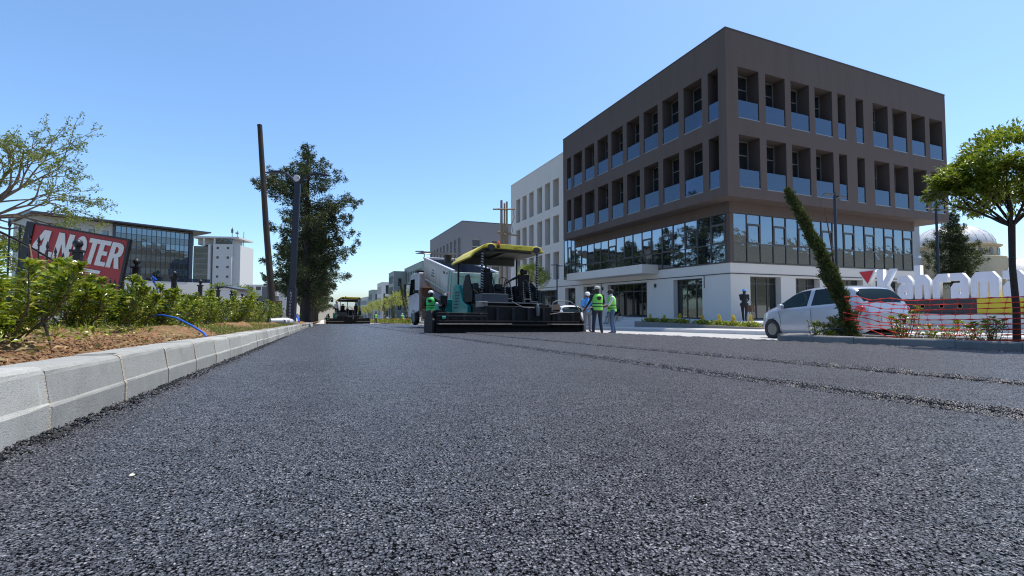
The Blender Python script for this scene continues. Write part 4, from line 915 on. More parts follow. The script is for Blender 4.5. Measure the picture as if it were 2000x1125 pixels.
h2 = MB().tube([(-3.3, 11.6, bed(-3, 11.6) + .1), (-3.28, 11.8, 0.55), (-3.3, 11.75, .85), (-3.36, 11.65, 1.02), (-3.32, 11.55, 1.06), (-3.27, 11.6, 1.0)], .02, 8).build('hose', M['hose_blue'], None, smooth=True); tag(h2, 'blue hose hooked over the iron fence behind the shrubs', 'hose')
h3 = MB().tube([(-1.35, 28.5, bed(-1.3, 28) + .15), (-1.5, 29.2, bed(-1.5, 29) + .5), (-1.7, 29.5, bed(-1.5, 29) + .2)], .05, 8).build('hose', M['hose_blue'], None, smooth=True); tag(h3, 'short blue hose end near the gravel heap by the lamp', 'hose')

# big white letters on a plinth across the road
ls = thing('letter_sign', 'large white block letters Kahrama on a black and yellow plinth', 'sign', (20.0, 9.0, -.45))
def L3(name, outer, holes, y0, z0, m, depth=.2, back=0.0):
    me = shape_mesh([outer], holes, depth); o = link(name, me, m, ls)
    if m is M['letter_white']:
        me.materials.append(M['letter_shaded_front']); me.polygons.foreach_set('material_index', [1 if abs(p.normal.z) > .9 else 0 for p in me.polygons])
    o.matrix_local = Matrix.Translation((depth / 2 + back, y0 - 9.0, z0 + .45)) @ Matrix(((0, 0, -1, 0), (-1, 0, 0, 0), (0, 1, 0, 0), (0, 0, 0, 1))); return o
xh = .88
def l_a(w): return [(0,0),(w,0),(w,.74*xh),(w-.15,xh),(0,xh),(0,.70*xh),(.55*w,.70*xh),(.55*w,.62*xh),(.2*w,.62*xh),(0,.44*xh)], [[(.42*w,.2*xh),(.62*w,.2*xh),(.62*w,.38*xh),(.42*w,.38*xh)]]
def l_h(w): return [(0,0),(.46*w,0),(.46*w,.60*xh),(.62*w,.60*xh),(.62*w,0),(w,0),(w,.74*xh),(w-.15,xh),(.40*w,xh),(.40*w,1.40*xh),(0,1.40*xh)], []
def l_r(w): return [(0,0),(.46*w,0),(.46*w,.66*xh),(w,.66*xh),(w,xh),(.16,xh),(0,.76*xh)], []
def l_m(w): return [(0,0),(.26*w,0),(.26*w,.62*xh),(.33*w,.62*xh),(.33*w,0),(.60*w,0),(.60*w,.62*xh),(.68*w,.62*xh),(.68*w,0),(w,0),(w,.74*xh),(w-.15,xh),(.13,xh),(0,.76*xh)], []
def l_K(w): return [(0,0),(.40*w,0),(.40*w,.30),(.74*w,-.0),(1.12*w,0),(.62*w,.55),(1.10*w,1.17),(.78*w,1.17),(.40*w,.72),(.40*w,1.17),(0,1.17)], []
for nm, fn, y0, w_ in (('letter', l_K, 11.06, .60), ('letter', l_a, 10.38, .52), ('letter', l_h, 9.83, .49), ('letter', l_r, 9.30, .47), ('letter', l_a, 8.80, .51), ('letter', l_m, 8.26, .74), ('letter', l_a, 7.48, .56), ('letter', l_m, 6.86, .56)):
    a, b = fn(w_ * .93); L3(nm, a, b, y0, .69, M['letter_white'])
L3('triangle', [(0, .6), (.66, .64), (.36, 0)], [], 11.74, 1.24, M['letter_white']); L3('triangle_face', [(.06, .56), (.58, .595), (.355, .09)], [], 11.74, 1.24, M['letter_red'], .02, -.021)
MB().cyl((.2, 2.39, .9), (.2, 2.39, 1.75), .03, 8).build('triangle_post', M['letter_white'], ls)
MB().box(-.02, .5, -.88, 2.75, .62, 1.138).build('black_board', M['board_black'], ls); MB().box(-.02, .5, -4.5, -.884, .62, 1.138).build('yellow_board', M['board_yellow'], ls)
for k, (y_, n_) in enumerate(((1.2, .34), (.6, .4), (.05, .3), (-.45, .32))): MB().lathe([(.06, -.002), (.075, -.002), (.075, .004), (.06, .004), (.06, -.002)], 14, M=Matrix.Translation((-.026, y_, .88)) @ Matrix.Rotation(math.pi/2, 4, 'Y')).build('board_motif', M['wood_pale'], ls)
MB().box(-.16, .9, -4.6, 2.9, -.2, .615).build('plinth', M['plinth'], ls, bevel=.02); MB().box(-.6, -.165, -4.6, 2.9, -.2, .18).build('step', M['plinth'], ls, bevel=.015)

# orange safety net between the cypress and the young tree
nt = thing('safety_net', 'sagging orange plastic safety net strung along the median', 'net', (9.95, 5, 0))
def net_pt(s, k):           # s 0..1 along, k 0..8 strand from the top
    y = 6.05 - s * 4.0; x = 9.86 + .05 * math.sin(s * 9) + .06 * math.sin(s * 3 + k)
    top = .98 - .22 * smooth(0, .32, s); bot = .10 + .05 * smooth(.2, 1, s)
    spread = smooth(0, .3, s) * .35 + .65
    z0 = gz(9.9, y) + .13
    base = top * (1 - k / 8) + bot * (k / 8); mid = (top + bot) * .5
    z = mid + (base - mid) * (spread if k > 2 else max(spread, .75)) - .10 * math.sin(math.pi * min(1, s * 1.25)) * (k / 8) * .5
    z += .012 * math.sin(s * 40 + k * 2.1) * (1 - smooth(.1, .4, s)) * 2
    return (x + .02 * math.sin(k * 3 + s * 25), y, z0 + max(.01, z))
NS = 60
hs_ = MB(); vs_ = MB()
for k in range(9): 
    st = MB(); st.tube([net_pt(i / NS, k) for i in range(NS + 1)], [.0068 if i % 3 else .0145 for i in range(NS + 1)], 5); st.build('strand', M['net'], nt, world=True)
for i in range(0, NS + 1, 3): vs_.tube([net_pt(i / NS, k) for k in range(9)], .0032, 4)
vs_.build('tie_strands', M['net'], nt, world=True)['kind'] = 'stuff'
rodm = MB().tube([(10.2, 6.62, 2.62), (10.2, 6.38, .75), (10.2, 6.28, gz(10, 6.3) + .1)], .013, 8).build('metal_rod', M['rust'], None); tag(rodm, 'thin rusty rod leaning beside the cypress on the median', 'rod')
pip = MB().tube([(9.75, 6.75, gz(9.7, 6.8) + .15), (9.8, 6.6, gz(9.8, 6.6) + .28), (9.85, 6.35, gz(9.8, 6.4) + .36), (9.9, 6.05, gz(9.9, 6.1) + .35)], .016, 8).build('hose', M['grey_metal'], None, smooth=True); tag(pip, 'dark grey irrigation hose looping out of the median soil', 'hose')
# ------------------------------------------------------------------ vegetation
def norm(a): return a / (np.linalg.norm(a, axis=-1, keepdims=True) + 1e-9)
def leaves(name, pos, d, up, L, W, m, parent=None, droop=.15, fold=.25, kind=True):
    """one mesh of folded pointed leaves (4 triangles each)"""
    pos = np.asarray(pos, float); d = norm(np.asarray(d, float)); n = len(pos)
    s = norm(np.cross(d, np.asarray(up, float))); u = np.cross(s, d)
    L = np.broadcast_to(L, (n,))[:, None]; W = np.broadcast_to(W, (n,))[:, None]
    b = pos; t = pos + d * L - u * L * droop; mid = pos + d * L * .5 + u * L * .05
    l = mid + s * W * .5 + u * W * fold; r = mid - s * W * .5 + u * W * fold
    v = np.stack([b, l, mid, r, t], 1).reshape(-1, 3)
    f = np.array([(0, 2, 1), (2, 4, 1), (0, 3, 2), (2, 3, 4)]); f = (f[None] + (np.arange(n) * 5)[:, None, None]).reshape(-1, 3)
    o = link(name, np_mesh(name, v, f), m, parent)
    if kind: o['kind'] = 'stuff'
    return o
def rdir(n): return norm(RNG.normal(0, 1, (n, 3)))

def shrub(name, label, loc, h, spread, nst, m, leafL=.07, dens=95, group='hedge shrubs', seed=0, bare=.0, leafW=.42):
    rs = np.random.default_rng(seed); t = thing(name, label, 'shrub', loc, rs.uniform(0, 6.28), group)
    st = MB(); P = []; D = []
    for i in range(nst):
        a = rs.uniform(0, 6.28); q = spread * math.sqrt(rs.uniform(.02, 1)); hh = h * rs.uniform(.6, 1.06) * (1 - .25 * (q / spread) ** 2)
        b0 = np.array([rs.normal(0, .05), rs.normal(0, .05), -.06]); tip = np.array([math.cos(a) * q, math.sin(a) * q, hh]); midp = b0 * .5 + tip * .5 + np.array([math.cos(a), math.sin(a), 0]) * q * .18 + rs.normal(0, .02, 3)
        st.tube([b0, midp, tip], [.009, .006, .003], 5)
        n = max(6, int(dens * hh / .8)); ts = bare + (1 - bare) * rs.random(n) ** .6
        for tt in ts:
            p = (1 - tt) ** 2 * b0 + 2 * tt * (1 - tt) * midp + tt * tt * tip
            r_ = rs.normal(0, 1, 3); r_[2] = abs(r_[2]) * .5 + .15; r_ /= np.linalg.norm(r_)
            off = rs.uniform(0, .07) * (1 if tt < .9 else .3)
            P.append(p + r_ * off); D.append(r_ + np.array([0, 0, .45 if tt > .85 else 0]))
        for k in range(9):                                  # rosette at the tip
            aa = k * 2.4 + rs.uniform(0, .5); P.append(tip); D.append(np.array([math.cos(aa), math.sin(aa), rs.uniform(.25, 1.2)]))
    st.build('stems', M['stem'], t)
    n = len(P); leaves('foliage', P, D, np.array([0, 0, 1]) + rs.normal(0, .45, (n, 3)), leafL * rs.uniform(.35, 1.3, n), leafL * leafW * rs.uniform(.7, 1.1, n), m, t)
    return t
# hedge along the left bed (near to far)
hedge = [
 ('tall leafy shrub at the left picture edge with a thick reddish stem', -2.15, 4.25, .78, .42, 13), ('dense shrub in front of the iron fence, left of the red sign', -2.75, 5.6, .86, .46, 13),
 ('shrub rising in front of the figure 4 on the red sign', -2.55, 6.35, .80, .45, 13), ('shrub in front of the black post that splits the word NOTER', -2.45, 7.05, .74, .45, 13),
 ('shrub below the underline of the red sign', -2.55, 7.75, .68, .42, 12), ('shrub directly below the right end of the red sign', -2.35, 8.35, .74, .42, 12),
 ('shrub at the foot of the fence post just right of the red sign', -2.55, 9.1, .70, .42, 11), ('low shrub above the bright blue hose', -2.5, 9.9, .66, .42, 11),
 ('shrub between the second and third visible fence posts', -2.45, 10.8, .74, .45, 11), ('shrub with a bare straight stem right of the blue hose', -2.35, 11.8, .82, .45, 11),
 ('shrub below the glass building\'s right end', -2.5, 12.9, .74, .48, 10), ('shrub in front of the grey kiosk', -2.4, 14.2, .98, .55, 11),
 ('shrub just right of the grey kiosk', -2.45, 15.8, .86, .6, 11), ('broad shrub in front of the low white building', -2.5, 17.5, .86, .65, 11),
 ('pale shrub left of the leaning wooden pole', -2.4, 19.4, .92, .7, 11), ('shrub at the foot of the leaning wooden pole', -2.45, 21.6, .95, .75, 11), ('shrub behind the pale pipe offcuts', -2.6, 23.4, .9, .7, 10)]
for k, (lab, x_, y_, h_, s_, n_) in enumerate(hedge):
    x_ += .05; shrub('hedge_shrub', lab, (x_, y_, bed(x_, y_)), h_ * (.89 if k < 9 else 1.02), s_ * 1.12, n_ + 2, M['leaf_shrub'], .078 if k < 10 else .092, 190 if k < 10 else 130, seed=50 + k, bare=.03)
for k, (lab, x_, y_, h_, s_, n_) in enumerate([('shrub between the tall street lamp and the first conifer trunk', -2.5, 37, 1.1, .7, 9), ('round clipped bush at the far end of the left kerb', -1.9, 46, 1.0, .8, 12), ('dark shrub under the first conifer trunk', -2.6, 41, 1.2, .8, 9)]):
    shrub('hedge_shrub', lab, (x_, y_, bed(x_, y_)), h_, s_, n_, M['leaf_shrub'], .11, 40, seed=90 + k)
bs = MB().tube([(-1.72, 4.1, bed(-1.7, 4.1) - .05), (-2.0, 4.55, .45), (-2.3, 5.05, .98)], [.009, .008, .005], 6).build('bare_stem', M['rust'], None); tag(bs, 'single leaning red brown stem at the left edge of the hedge', 'stem')
# weeds, grass and dry litter on the bed
def litter(name, m, n, x0, x1, y0, y1, z, L, W, upw):
    x = RNG.uniform(x0, x1, n); y = y0 + (y1 - y0) * RNG.random(n) ** 1.4; zz = gzv(x, y) + .22 + .10 * np.clip((-1.22 - x) / .9, 0, 1) + z
    d = rdir(n); d[:, 2] = np.abs(d[:, 2]) * upw
    return struct(leaves(name, np.stack([x, y, zz], -1), d, rdir(n) + np.array([0, 0, 1.2]), L * RNG.uniform(.5, 1.3, n), W * RNG.uniform(.6, 1.2, n), m), 'stuff')
litter('grass_tufts', M['grass'], 7000, -3.4, -2.1, 3, 24, .02, .11, .010, 2.5)
litter('grass_verge', M['grass'], 5000, -1.9, -1.3, 7.5, 24, .03, .07, .009, 2.5)
litter('dry_leaves', M['leaf_dry'], 800, -2.8, -1.3, 2.4, 16, .05, .055, .024, .2); litter('straw', M['leaf_dry'], 500, -2.6, -1.25, 2.4, 14, .05, .09, .005, .3)
litter('low_weeds', M['leaf_shrub'], 1500, -3.0, -1.7, 3, 18, .05, .06, .026, 1.0)

# shrubs on the median
for k, (lab, x_, y_, h_, s_, n_) in enumerate([('small bright shrub on the median in front of the silver car door', 9.75, 7.02 - .45, .42, .2, 7), ('leafy shrub behind the net, right of the cypress', 10.15, 5.15, .74, .3, 11), ('loose shrub behind the net below the black board', 10.2, 4.62, .42, .3, 9),
        ('small shrub behind the net left of the young tree', 10.15, 4.2, .36, .22, 7), ('dark bushy shrub just left of the young tree trunk', 9.9, 3.82, .44, .28, 11), ('low seedling at the foot of the net', 9.7, 4.55, .2, .2, 6), ('low seedling beside the cypress base', 9.65, 6.2, .16, .15, 5), ('straggly shrub at the right picture edge of the median', 10.3, 3.2, .35, .3, 7)]):
    shrub('median_shrub', lab, (x_, y_, mbed(x_, y_)), h_, s_, n_, M['leaf_shrub'], .075, 55, 'median shrubs', seed=130 + k)

# leaning cypress
cy = thing('cypress', 'narrow half dead cypress leaning left over the median', 'tree', (9.95, 6.0, gz(9.95, 6) + .1))
cpts = [Vector((0, 0, -.1)), Vector((0, .04, .25)), Vector((0, .12, .7)), Vector((0, .36, 1.35)), Vector((0, .68, 2.05)), Vector((0, 1.02, 2.8)), Vector((0, 1.32, 3.42))]
MB().tube(cpts, [.06, .055, .05, .042, .032, .02, .006], 8).build('trunk', M['bark'], cy, smooth=True)
def cpath(t): f = t * (len(cpts) - 1); i = min(int(f), len(cpts) - 2); return np.array(cpts[i].lerp(cpts[i + 1], f - i))
n = 15000; tt = RNG.random(n) ** .9; C = np.array([cpath(q) for q in np.linspace(0, 1, 200)])[(tt * 199).astype(int)]
rad = np.interp(tt, [0, .06, .15, .24, .34, .5, .72, .9, 1], [.11, .17, .12, .06, .085, .10, .08, .045, .01]) * (.78 + .5 * (vnoise(tt * 3.3, RNG.random(n) * .0 + np.floor(RNG.random(n) * 6), .22, 61) + .4))
aa = RNG.random(n) * 6.28; lump = 1 + 1.3 * (vnoise(aa * .8, tt * 14, .8, 62)); q = np.sqrt(RNG.uniform(.25, 1, n)) * rad * lump
pos = C + np.stack([np.cos(aa) * q, np.sin(aa) * q * .9, np.sin(aa) * q * -.35], -1)
dd = np.stack([np.cos(aa) * .7, np.sin(aa) * .7 + .3, 1.0 + 0 * aa], -1) + RNG.normal(0, .35, (n, 3))
leaves('foliage', pos, dd, rdir(n), RNG.uniform(.05, .12, n), RNG.uniform(.014, .032, n), M['leaf_cyp'], cy)
tw_ = MB(); P = []; D = []
for k in range(64):                                    # ragged tufts
    t0 = random.uniform(.08, .97); b0 = Vector(cpath(t0)); a_ = random.uniform(0, 6.28); L0 = random.uniform(.12, .30) * (1.1 - .75 * t0); dv = Vector((math.cos(a_), math.sin(a_) + .35, random.uniform(.7, 1.7))).normalized(); tip = b0 + dv * L0 + Vector((math.cos(a_), math.sin(a_), 0)) * .07
    for q in range(70): s = random.random(); P.append(b0.lerp(tip, s) + Vector((random.gauss(0, .018), random.gauss(0, .018), random.gauss(0, .02)))); D.append(dv + Vector((random.gauss(0, .35), random.gauss(0, .35), random.gauss(0, .3))))
for (t0, dx_, dy_, dz_) in ((.16, -.1, .55, .08), (.13, -.1, .42, -.05), (.19, .1, .42, .12), (.45, 0, .3, .22)):
    b0 = Vector(cpath(t0)); tip = b0 + Vector((dx_, dy_, dz_)); tw_.tube([b0, b0.lerp(tip, .5) + Vector((0, 0, .05)), tip], [.012, .009, .004], 5)
    for k in range(420): s = random.random() ** .7; p = b0.lerp(tip, s) + Vector((random.gauss(0, .03), random.gauss(0, .03), random.gauss(0, .03))); P.append(p); D.append((random.gauss(dx_, .4), random.gauss(dy_, .4), random.gauss(.5, .4)))
tw_.build('side_twigs', M['bark'], cy); leaves('side_foliage', P, D, rdir(len(P)), .06, .018, M['leaf_cyp'], cy)

# branching helper
def branch_tree(mb, p, d, L, r, depth, rs, tips, spread=.6, up=.1, grav=0., shrink=.72, kids=(2, 3)):
    pts = [p]; cur = p.copy(); dd_ = d.copy(); n = 4
    for i in range(n):
        dd_ = (dd_ + Vector((rs.gauss(0, .1), rs.gauss(0, .1), rs.gauss(0, .08) + up * .25 - grav * (i + 1) / n))).normalized(); cur = cur + dd_ * L / n; pts.append(cur.copy())
    mb.tube(pts, [r * (1 - .45 * i / n) for i in range(n + 1)], 7 if r > .03 else 5, False)
    tips.append((pts, depth))
    if depth <= 0: return
    for k in range(rs.randint(*kids)):
        a = rs.uniform(0, 6.28); s_ = rs.uniform(.5, 1.0) * spread
        pr = dd_.orthogonal().normalized(); pr.rotate(Matrix.Rotation(a, 3, dd_)); nd = (dd_ + pr * s_).normalized()
        base = pts[rs.choice((2, 3, 4, 4))]
        branch_tree(mb, base, nd, L * shrink * rs.uniform(.8, 1.15), r * .58, depth - 1, rs, tips, spread, up, grav, shrink, kids)

# young tree on the median, right edge
yt = thing('young_tree', 'slim young tree with a round glossy crown at the right edge', 'tree', (10.08, 3.64, gz(10.1, 3.6) + .1))
rs = random.Random(4); tb = MB()
tb.tube([(0, 0, -.1), (.01, -.01, .6), (.02, .02, 1.3), (.0, .0, 1.98)], [.052, .046, .042, .045], 10); tb.build('trunk', M['bark_dark'], yt, smooth=True)
bm_ = MB(); tips = []
for k in range(9):
    a = k / 9 * 6.28 + rs.uniform(-.2, .2); el = rs.uniform(.25, 1.1) if k else 1.5
    branch_tree(bm_, Vector((0, 0, 1.9 + rs.uniform(0, .1))), Vector((math.cos(a) * math.cos(el), math.sin(a) * math.cos(el), math.sin(el))), .54, .024, 3, rs, tips, .75, .35, 0, .66)
bm_.build('branches', M['bark_dark'], yt, smooth='all')
P = []; D = []
cc = np.array([.05, -.06, 2.80])
for pts, dp in tips:
    if dp > 1: continue
    for j in range(8 if dp == 0 else 3):
        p = np.array(pts[rs.choice((2, 3, 4, 4))]) + RNG.normal(0, .05, 3)
        for k in range(9):
            a = k * 2.4 + rs.uniform(0, .6); o_ = norm(p - cc) ; P.append(p + RNG.normal(0, .012, 3)); D.append(np.array([math.cos(a), math.sin(a), rs.uniform(-.2, .9)]) + o_ * .7)
n = 11500; u_ = rdir(n); rr_ = RNG.uniform(.55, 1.0, n) ** .6; pos = cc + u_ * rr_[:, None] * np.array([.78, .78, .70]) * (1 + .35 * vnoise(np.arctan2(u_[:, 1], u_[:, 0]) * 2 + 9, u_[:, 2] * 3 + 9, .7, 71))[:, None]
keep = (vnoise(pos[:, 0] + 5, pos[:, 2] + pos[:, 1] * .7 + 5, .26, 72) > -.06) & (pos[:, 2] > 2.1); pos = pos[keep]
P = np.concatenate([np.array(P), pos]); D = np.concatenate([np.array(D), norm(pos - cc) + rdir(len(pos)) * .8 + np.array([0, 0, .3])])
n = len(P); leaves('foliage', P, D, np.array([0, 0, 1]) + RNG.normal(0, .4, (n, 3)), RNG.uniform(.06, .115, n), RNG.uniform(.022, .036, n), M['leaf_tree'], yt)

# sparse spring tree at the left edge
lt = thing('sparse_tree', 'spreading tree with arching bare twigs and tiny new leaves at the left edge', 'tree', (-9.9, 18.2, gz(-9.9, 18) + .15))
rs = random.Random(11); tb = MB(); tb.tube([(0, 0, -.1), (.08, -.03, 1.2), (.25, -.1, 2.4), (.5, -.2, 3.2)], [.2, .17, .15, .13], 10); tb.build('trunk', M['bark'], lt, smooth=True)
bm_ = MB(); tips = []
for (dx_, dy_, dz_, L_0) in ((.9, -.35, .75, 1.35), (.7, -.5, .35, 1.3), (.4, .2, 1.0, 1.5), (.75, -.3, 1.1, 1.6), (.95, -.4, .9, 1.5), (-.5, .2, .9, 1.3), (.9, -.1, .15, 1.2), (.2, -.9, .5, 1.2), (1, -.45, .5, 1.45), (.6, -.6, -.1, 1.0), (.95, -.3, -.15, 1.0), (.5, -.1, 1.2, 1.1), (.7, -.2, -.35, .9)):
    branch_tree(bm_, Vector((.45, -.18, 2.9 + rs.uniform(0, .35))), Vector((dx_, dy_, dz_)).normalized(), L_0, .05, 4, rs, tips, .62, .10, .10, .70, (2, 3))
bm_.build('branches', M['twig'], lt, smooth='all')
P = []; D = []
for pts, dp in tips:
    if dp > 2: continue
    for j in range({0: 15, 1: 8, 2: 3}[dp]):
        i = rs.randint(1, 3); p = np.array(pts[i].lerp(pts[i + 1], rs.random())); P.append(p + RNG.normal(0, .035, 3)); D.append(RNG.normal(0, 1, 3) + np.array([0, 0, -.1]))
n = len(P); leaves('foliage', P, D, rdir(n), RNG.uniform(.04, .085, n), RNG.uniform(.025, .05, n), M['leaf_sparse'], lt)

# conifers
def conifer(label, loc, H0, prof, seed, nl, group='roadside conifers', rz=0, dens=1.0, leaf=(.16, .34), name='conifer', extra=(), zb=2.6):
    rs = random.Random(seed); rn = np.random.default_rng(seed); t = thing(name, label, 'tree', loc, rz, group)
    MB().tube([(0, 0, -.2), (.03, 0, H0 * .3), (-.03, .03, H0 * .65), (.0, 0, H0 * .99)], [.36 * H0 / 15, .28 * H0 / 15, .17 * H0 / 15, .03], 10).build('trunk', M['bark_dark'], t, smooth=True)
    mb = MB(); P = []; D = []
    limbs = [(zb + (H0 - zb) * (i + rs.random()) / nl, rs.uniform(0, 6.28), None) for i in range(nl)] + list(extra)
    for z, a, fixed in limbs:
        f = z / H0; Rr = fixed or np.interp(f, [p[0] for p in prof], [p[1] for p in prof]) * rs.choice((rs.uniform(.4, .8), rs.uniform(.75, 1.25)))
        tipz = z + Rr * rs.uniform(-.02, .38); dv = np.array([math.cos(a), math.sin(a), 0])
        p0 = np.array([0, 0, z]); p1 = p0 + dv * Rr * .5 + np.array([0, 0, -.10 * Rr]); p2 = p0 + dv * Rr + np.array([0, 0, tipz - z])
        mb.tube([p0, p0 * .25 + p1 * .5 + p2 * .25 if False else p1, p2], [.06 * (1 - f) + .02, .03, .008], 5, False)
        n = int(dens * (60 + 150 * Rr)); s = rn.random(n) ** .75
        c = ((1 - s) ** 2)[:, None] * p0 + (2 * s * (1 - s))[:, None] * p1 + (s * s)[:, None] * p2
        w = (.18 + .42 * np.sin(np.pi * np.clip(s * .85 + .12, 0, 1))) * min(1.0, Rr / 2.2 + .35); side = np.array([-dv[1], dv[0], 0])
        cl = np.floor(s * (4 + Rr * 3)); jit = rn.normal(0, 1, (40, 3))[cl.astype(int) % 40]
        off = side * (rn.normal(0, .55, n) * w)[:, None] + np.array([0, 0, 1]) * (rn.normal(-.12, .38, n) * w)[:, None] + dv * (rn.normal(0, .2, n) * w)[:, None] + jit * .13
        P.append(c + off); D.append(dv * .7 + off * 1.1 + np.array([0, 0, .12]) + rn.normal(0, .35, (n, 3)))
    mb.build('limbs', M['bark_dark'], t, smooth='all')
    P = np.concatenate(P); D = np.concatenate(D); n = len(P)
    leaves('foliage', P, D, rn.normal(0, 1, (n, 3)) + np.array([0, 0, .8]), rn.uniform(*leaf, n), rn.uniform(leaf[0] * .35, leaf[1] * .35, n), M['leaf_con'], t, .05)
    return t
prof = [(.12, 2.4), (.2, 3.4), (.32, 3.7), (.45, 3.7), (.58, 3.3), (.7, 3.1), (.8, 3.0), (.87, 1.9), (.93, .9), (1, .25)]
conifer('tallest roadside conifer, nearest the street lamp, with ragged outstretched limbs', (-1.6, 45, gz(-1.6, 45) + .2), 16.2, prof, 3, 80, dens=1.22, leaf=(.12, .28), extra=((12.6, R(165), 5.0), (12.2, R(175), 4.2), (13.2, R(150), 3.6), (10.6, R(-10), 4.6), (11.2, R(5), 4.3), (8.6, R(-20), 4.2), (6.6, R(-5), 4.6), (12.4, R(-30), 3.6), (10.0, R(-40), 4.2), (5.2, R(160), 4.2), (14.2, R(20), 1.9), (13.6, R(200), 2.2)))
for k, (x_, y_, h_) in enumerate(((-2.2, 53, 13.2), (-1.8, 61, 12.6), (-2.0, 70, 12.4), (-1.9, 80, 12.8), (-2.1, 91, 12.4), (-1.9, 104, 13.2), (-2.2, 120, 13), (-2, 138, 13.4))):
    conifer(['second roadside conifer', 'third roadside conifer', 'fourth roadside conifer', 'fifth roadside conifer', 'sixth roadside conifer', 'seventh roadside conifer', 'eighth roadside conifer', 'farthest roadside conifer'][k] + ' along the left kerb, counted away from the street lamp' if k < 7 else 'farthest roadside conifer at the end of the row on the left', (x_, y_, gz(x_, y_) + .2), h_, [(p, r_ * .82) for p, r_ in prof], 20 + k, 58, dens=.62, leaf=(.2, .42))
conifer('dark conifer in front of the mosque dome', (61.3, 26.8, -.6), 10.8, [(.3, 1.6), (.45, 2.4), (.6, 2.3), (.75, 1.7), (.9, .9), (1, .2)], 41, 70, None, dens=1.1, leaf=(.14, .3), name='dark_conifer', zb=3.4)

# round clipped street trees
def round_tree(label, loc, h, r, seed, m, leaf=.09, n=2600, group='street trees', name='round_tree', flat=.85):
    rs = random.Random(seed); rn = np.random.default_rng(seed); t = thing(name, label, 'tree', loc, 0, group)
    tb = MB(); tb.tube([(0, 0, -.1), (.03, .02, (h - 1.6 * r) * .6), (0, 0, h - 1.5 * r)], [.075, .06, .055], 8); tb.build('trunk', M['bark'], t, smooth=True)
    mb = MB(); tips = []
    for k in range(8):
        a = k * .785 + rs.uniform(-.2, .2); branch_tree(mb, Vector((0, 0, h - 1.6 * r)), Vector((math.cos(a) * .6, math.sin(a) * .6, 1)).normalized(), r * .75, .03, 2, rs, tips, .6, .2, 0, .7)
    mb.build('branches', M['bark'], t, smooth='all')
    u_ = rn.normal(0, 1, (n, 3)); u_ /= np.linalg.norm(u_, axis=1, keepdims=True)
    rr = rn.uniform(.35, 1, n) ** .5; lum = 1 + .5 * vnoise(np.arctan2(u_[:, 1], u_[:, 0]) * 2 + 20, u_[:, 2] * 3 + 20, .6, seed)
    c = np.array([0, 0, h - r * flat]); pos = c + u_ * (rr * lum * r)[:, None] * np.array([1, 1, flat])
    k = vnoise(pos[:, 0] + pos[:, 1] * .6 + 30, pos[:, 2] + 30, r * .28, seed + 1) > -.2; pos = pos[k]; u_ = u_[k]; n = len(pos)
    leaves('foliage', pos, u_ + rn.normal(0, .6, (n, 3)) + np.array([0, 0, .4]), rn.normal(0, 1, (n, 3)) + np.array([0, 0, 1]), leaf * rn.uniform(.6, 1.3, n), leaf * .4 * rn.uniform(.7, 1.2, n), m, t); return t
round_tree('small round tree with pale yellow green crown right of the paver', (17.5, 37.7, gz(16, 37.7) + .13), 5.6, 1.42, 5, M['leaf_light'], .15, 8500)
nm = ['nearest', 'second', 'third', 'fourth', 'fifth', 'sixth', 'seventh', 'eighth', 'farthest']
for k, (y_, r_) in enumerate(((64, 1.35), (73, 1.3), (80, 1.2), (92, 1.35), (99, 1.3), (110, 1.3), (122, 1.3), (134, 1.3), (148, 1.3))):
    round_tree('round clipped tree on the far median, ' + nm[k] + ' in the row', (10.3 + .15 * math.sin(k * 2), y_, gz(10.3, y_) + .15), 4.6 + .3 * math.sin(k * 1.7), r_, 60 + k, M['leaf_light'], .2, 1100, 'far median trees')
def thin_cyp(label, loc, h, lean, seed):
    t = thing('thin_cypress', label, 'tree', loc, 0, 'thin dark cypresses'); rn = np.random.default_rng(seed)
    tip = np.array([lean, 0, h]); MB().tube([(0, 0, 0), tip * .5 + np.array([lean * .1, 0, 0]), tip], [.07, .05, .01], 6).build('trunk', M['bark_dark'], t)
    n = 900; s = rn.random(n); c = s[:, None] * tip; r_ = np.interp(s, [0, .1, .5, 1], [.15, .3, .28, .03]) * rn.random(n) ** .5; a = rn.random(n) * 6.28
    leaves('foliage', c + np.stack([np.cos(a) * r_, np.sin(a) * r_, 0 * a], -1), np.stack([np.cos(a), np.sin(a), 1.4 + 0 * a], -1), rn.normal(0, 1, (n, 3)), .22, .07, M['leaf_con'], t)
thin_cyp('thin dark cypress leaning left on the far median, nearest the truck', (10.4, 61, gz(10.4, 61) + .1), 5.2, -1.3, 1); thin_cyp('upright thin dark cypress on the far median, middle of three', (10.4, 76, gz(10.4, 76) + .1), 5.0, -.4, 2); thin_cyp('thin dark cypress on the far median, farthest of three', (10.4, 88, gz(10.4, 88) + .1), 5.4, -.2, 3)
n = 7000; x = RNG.uniform(9.3, 11.5, n); y = RNG.uniform(58, 150, n); struct(leaves('median_planting', np.stack([x, y, gzv(x, y) + .1 + RNG.uniform(0, .65, n)], -1), rdir(n) + np.array([0, 0, .5]), rdir(n), .22, .1, M['leaf_shrub']), 'stuff')
n = 500; x = RNG.uniform(9.3, 11.5, n); y = RNG.uniform(58, 110, n); struct(leaves('median_flowers', np.stack([x, y, gzv(x, y) + .6 + RNG.uniform(0, .2, n)], -1), rdir(n), rdir(n), .12, .1, M['letter_red']), 'stuff')
fm_ = MB(); fm_.box(9.2, 11.6, 57.5, 200, 0, .01); sheet('far_median', np.array([9.2, 10, 11.6]), np.linspace(57.5, 200, 40), .12, M['soil'])
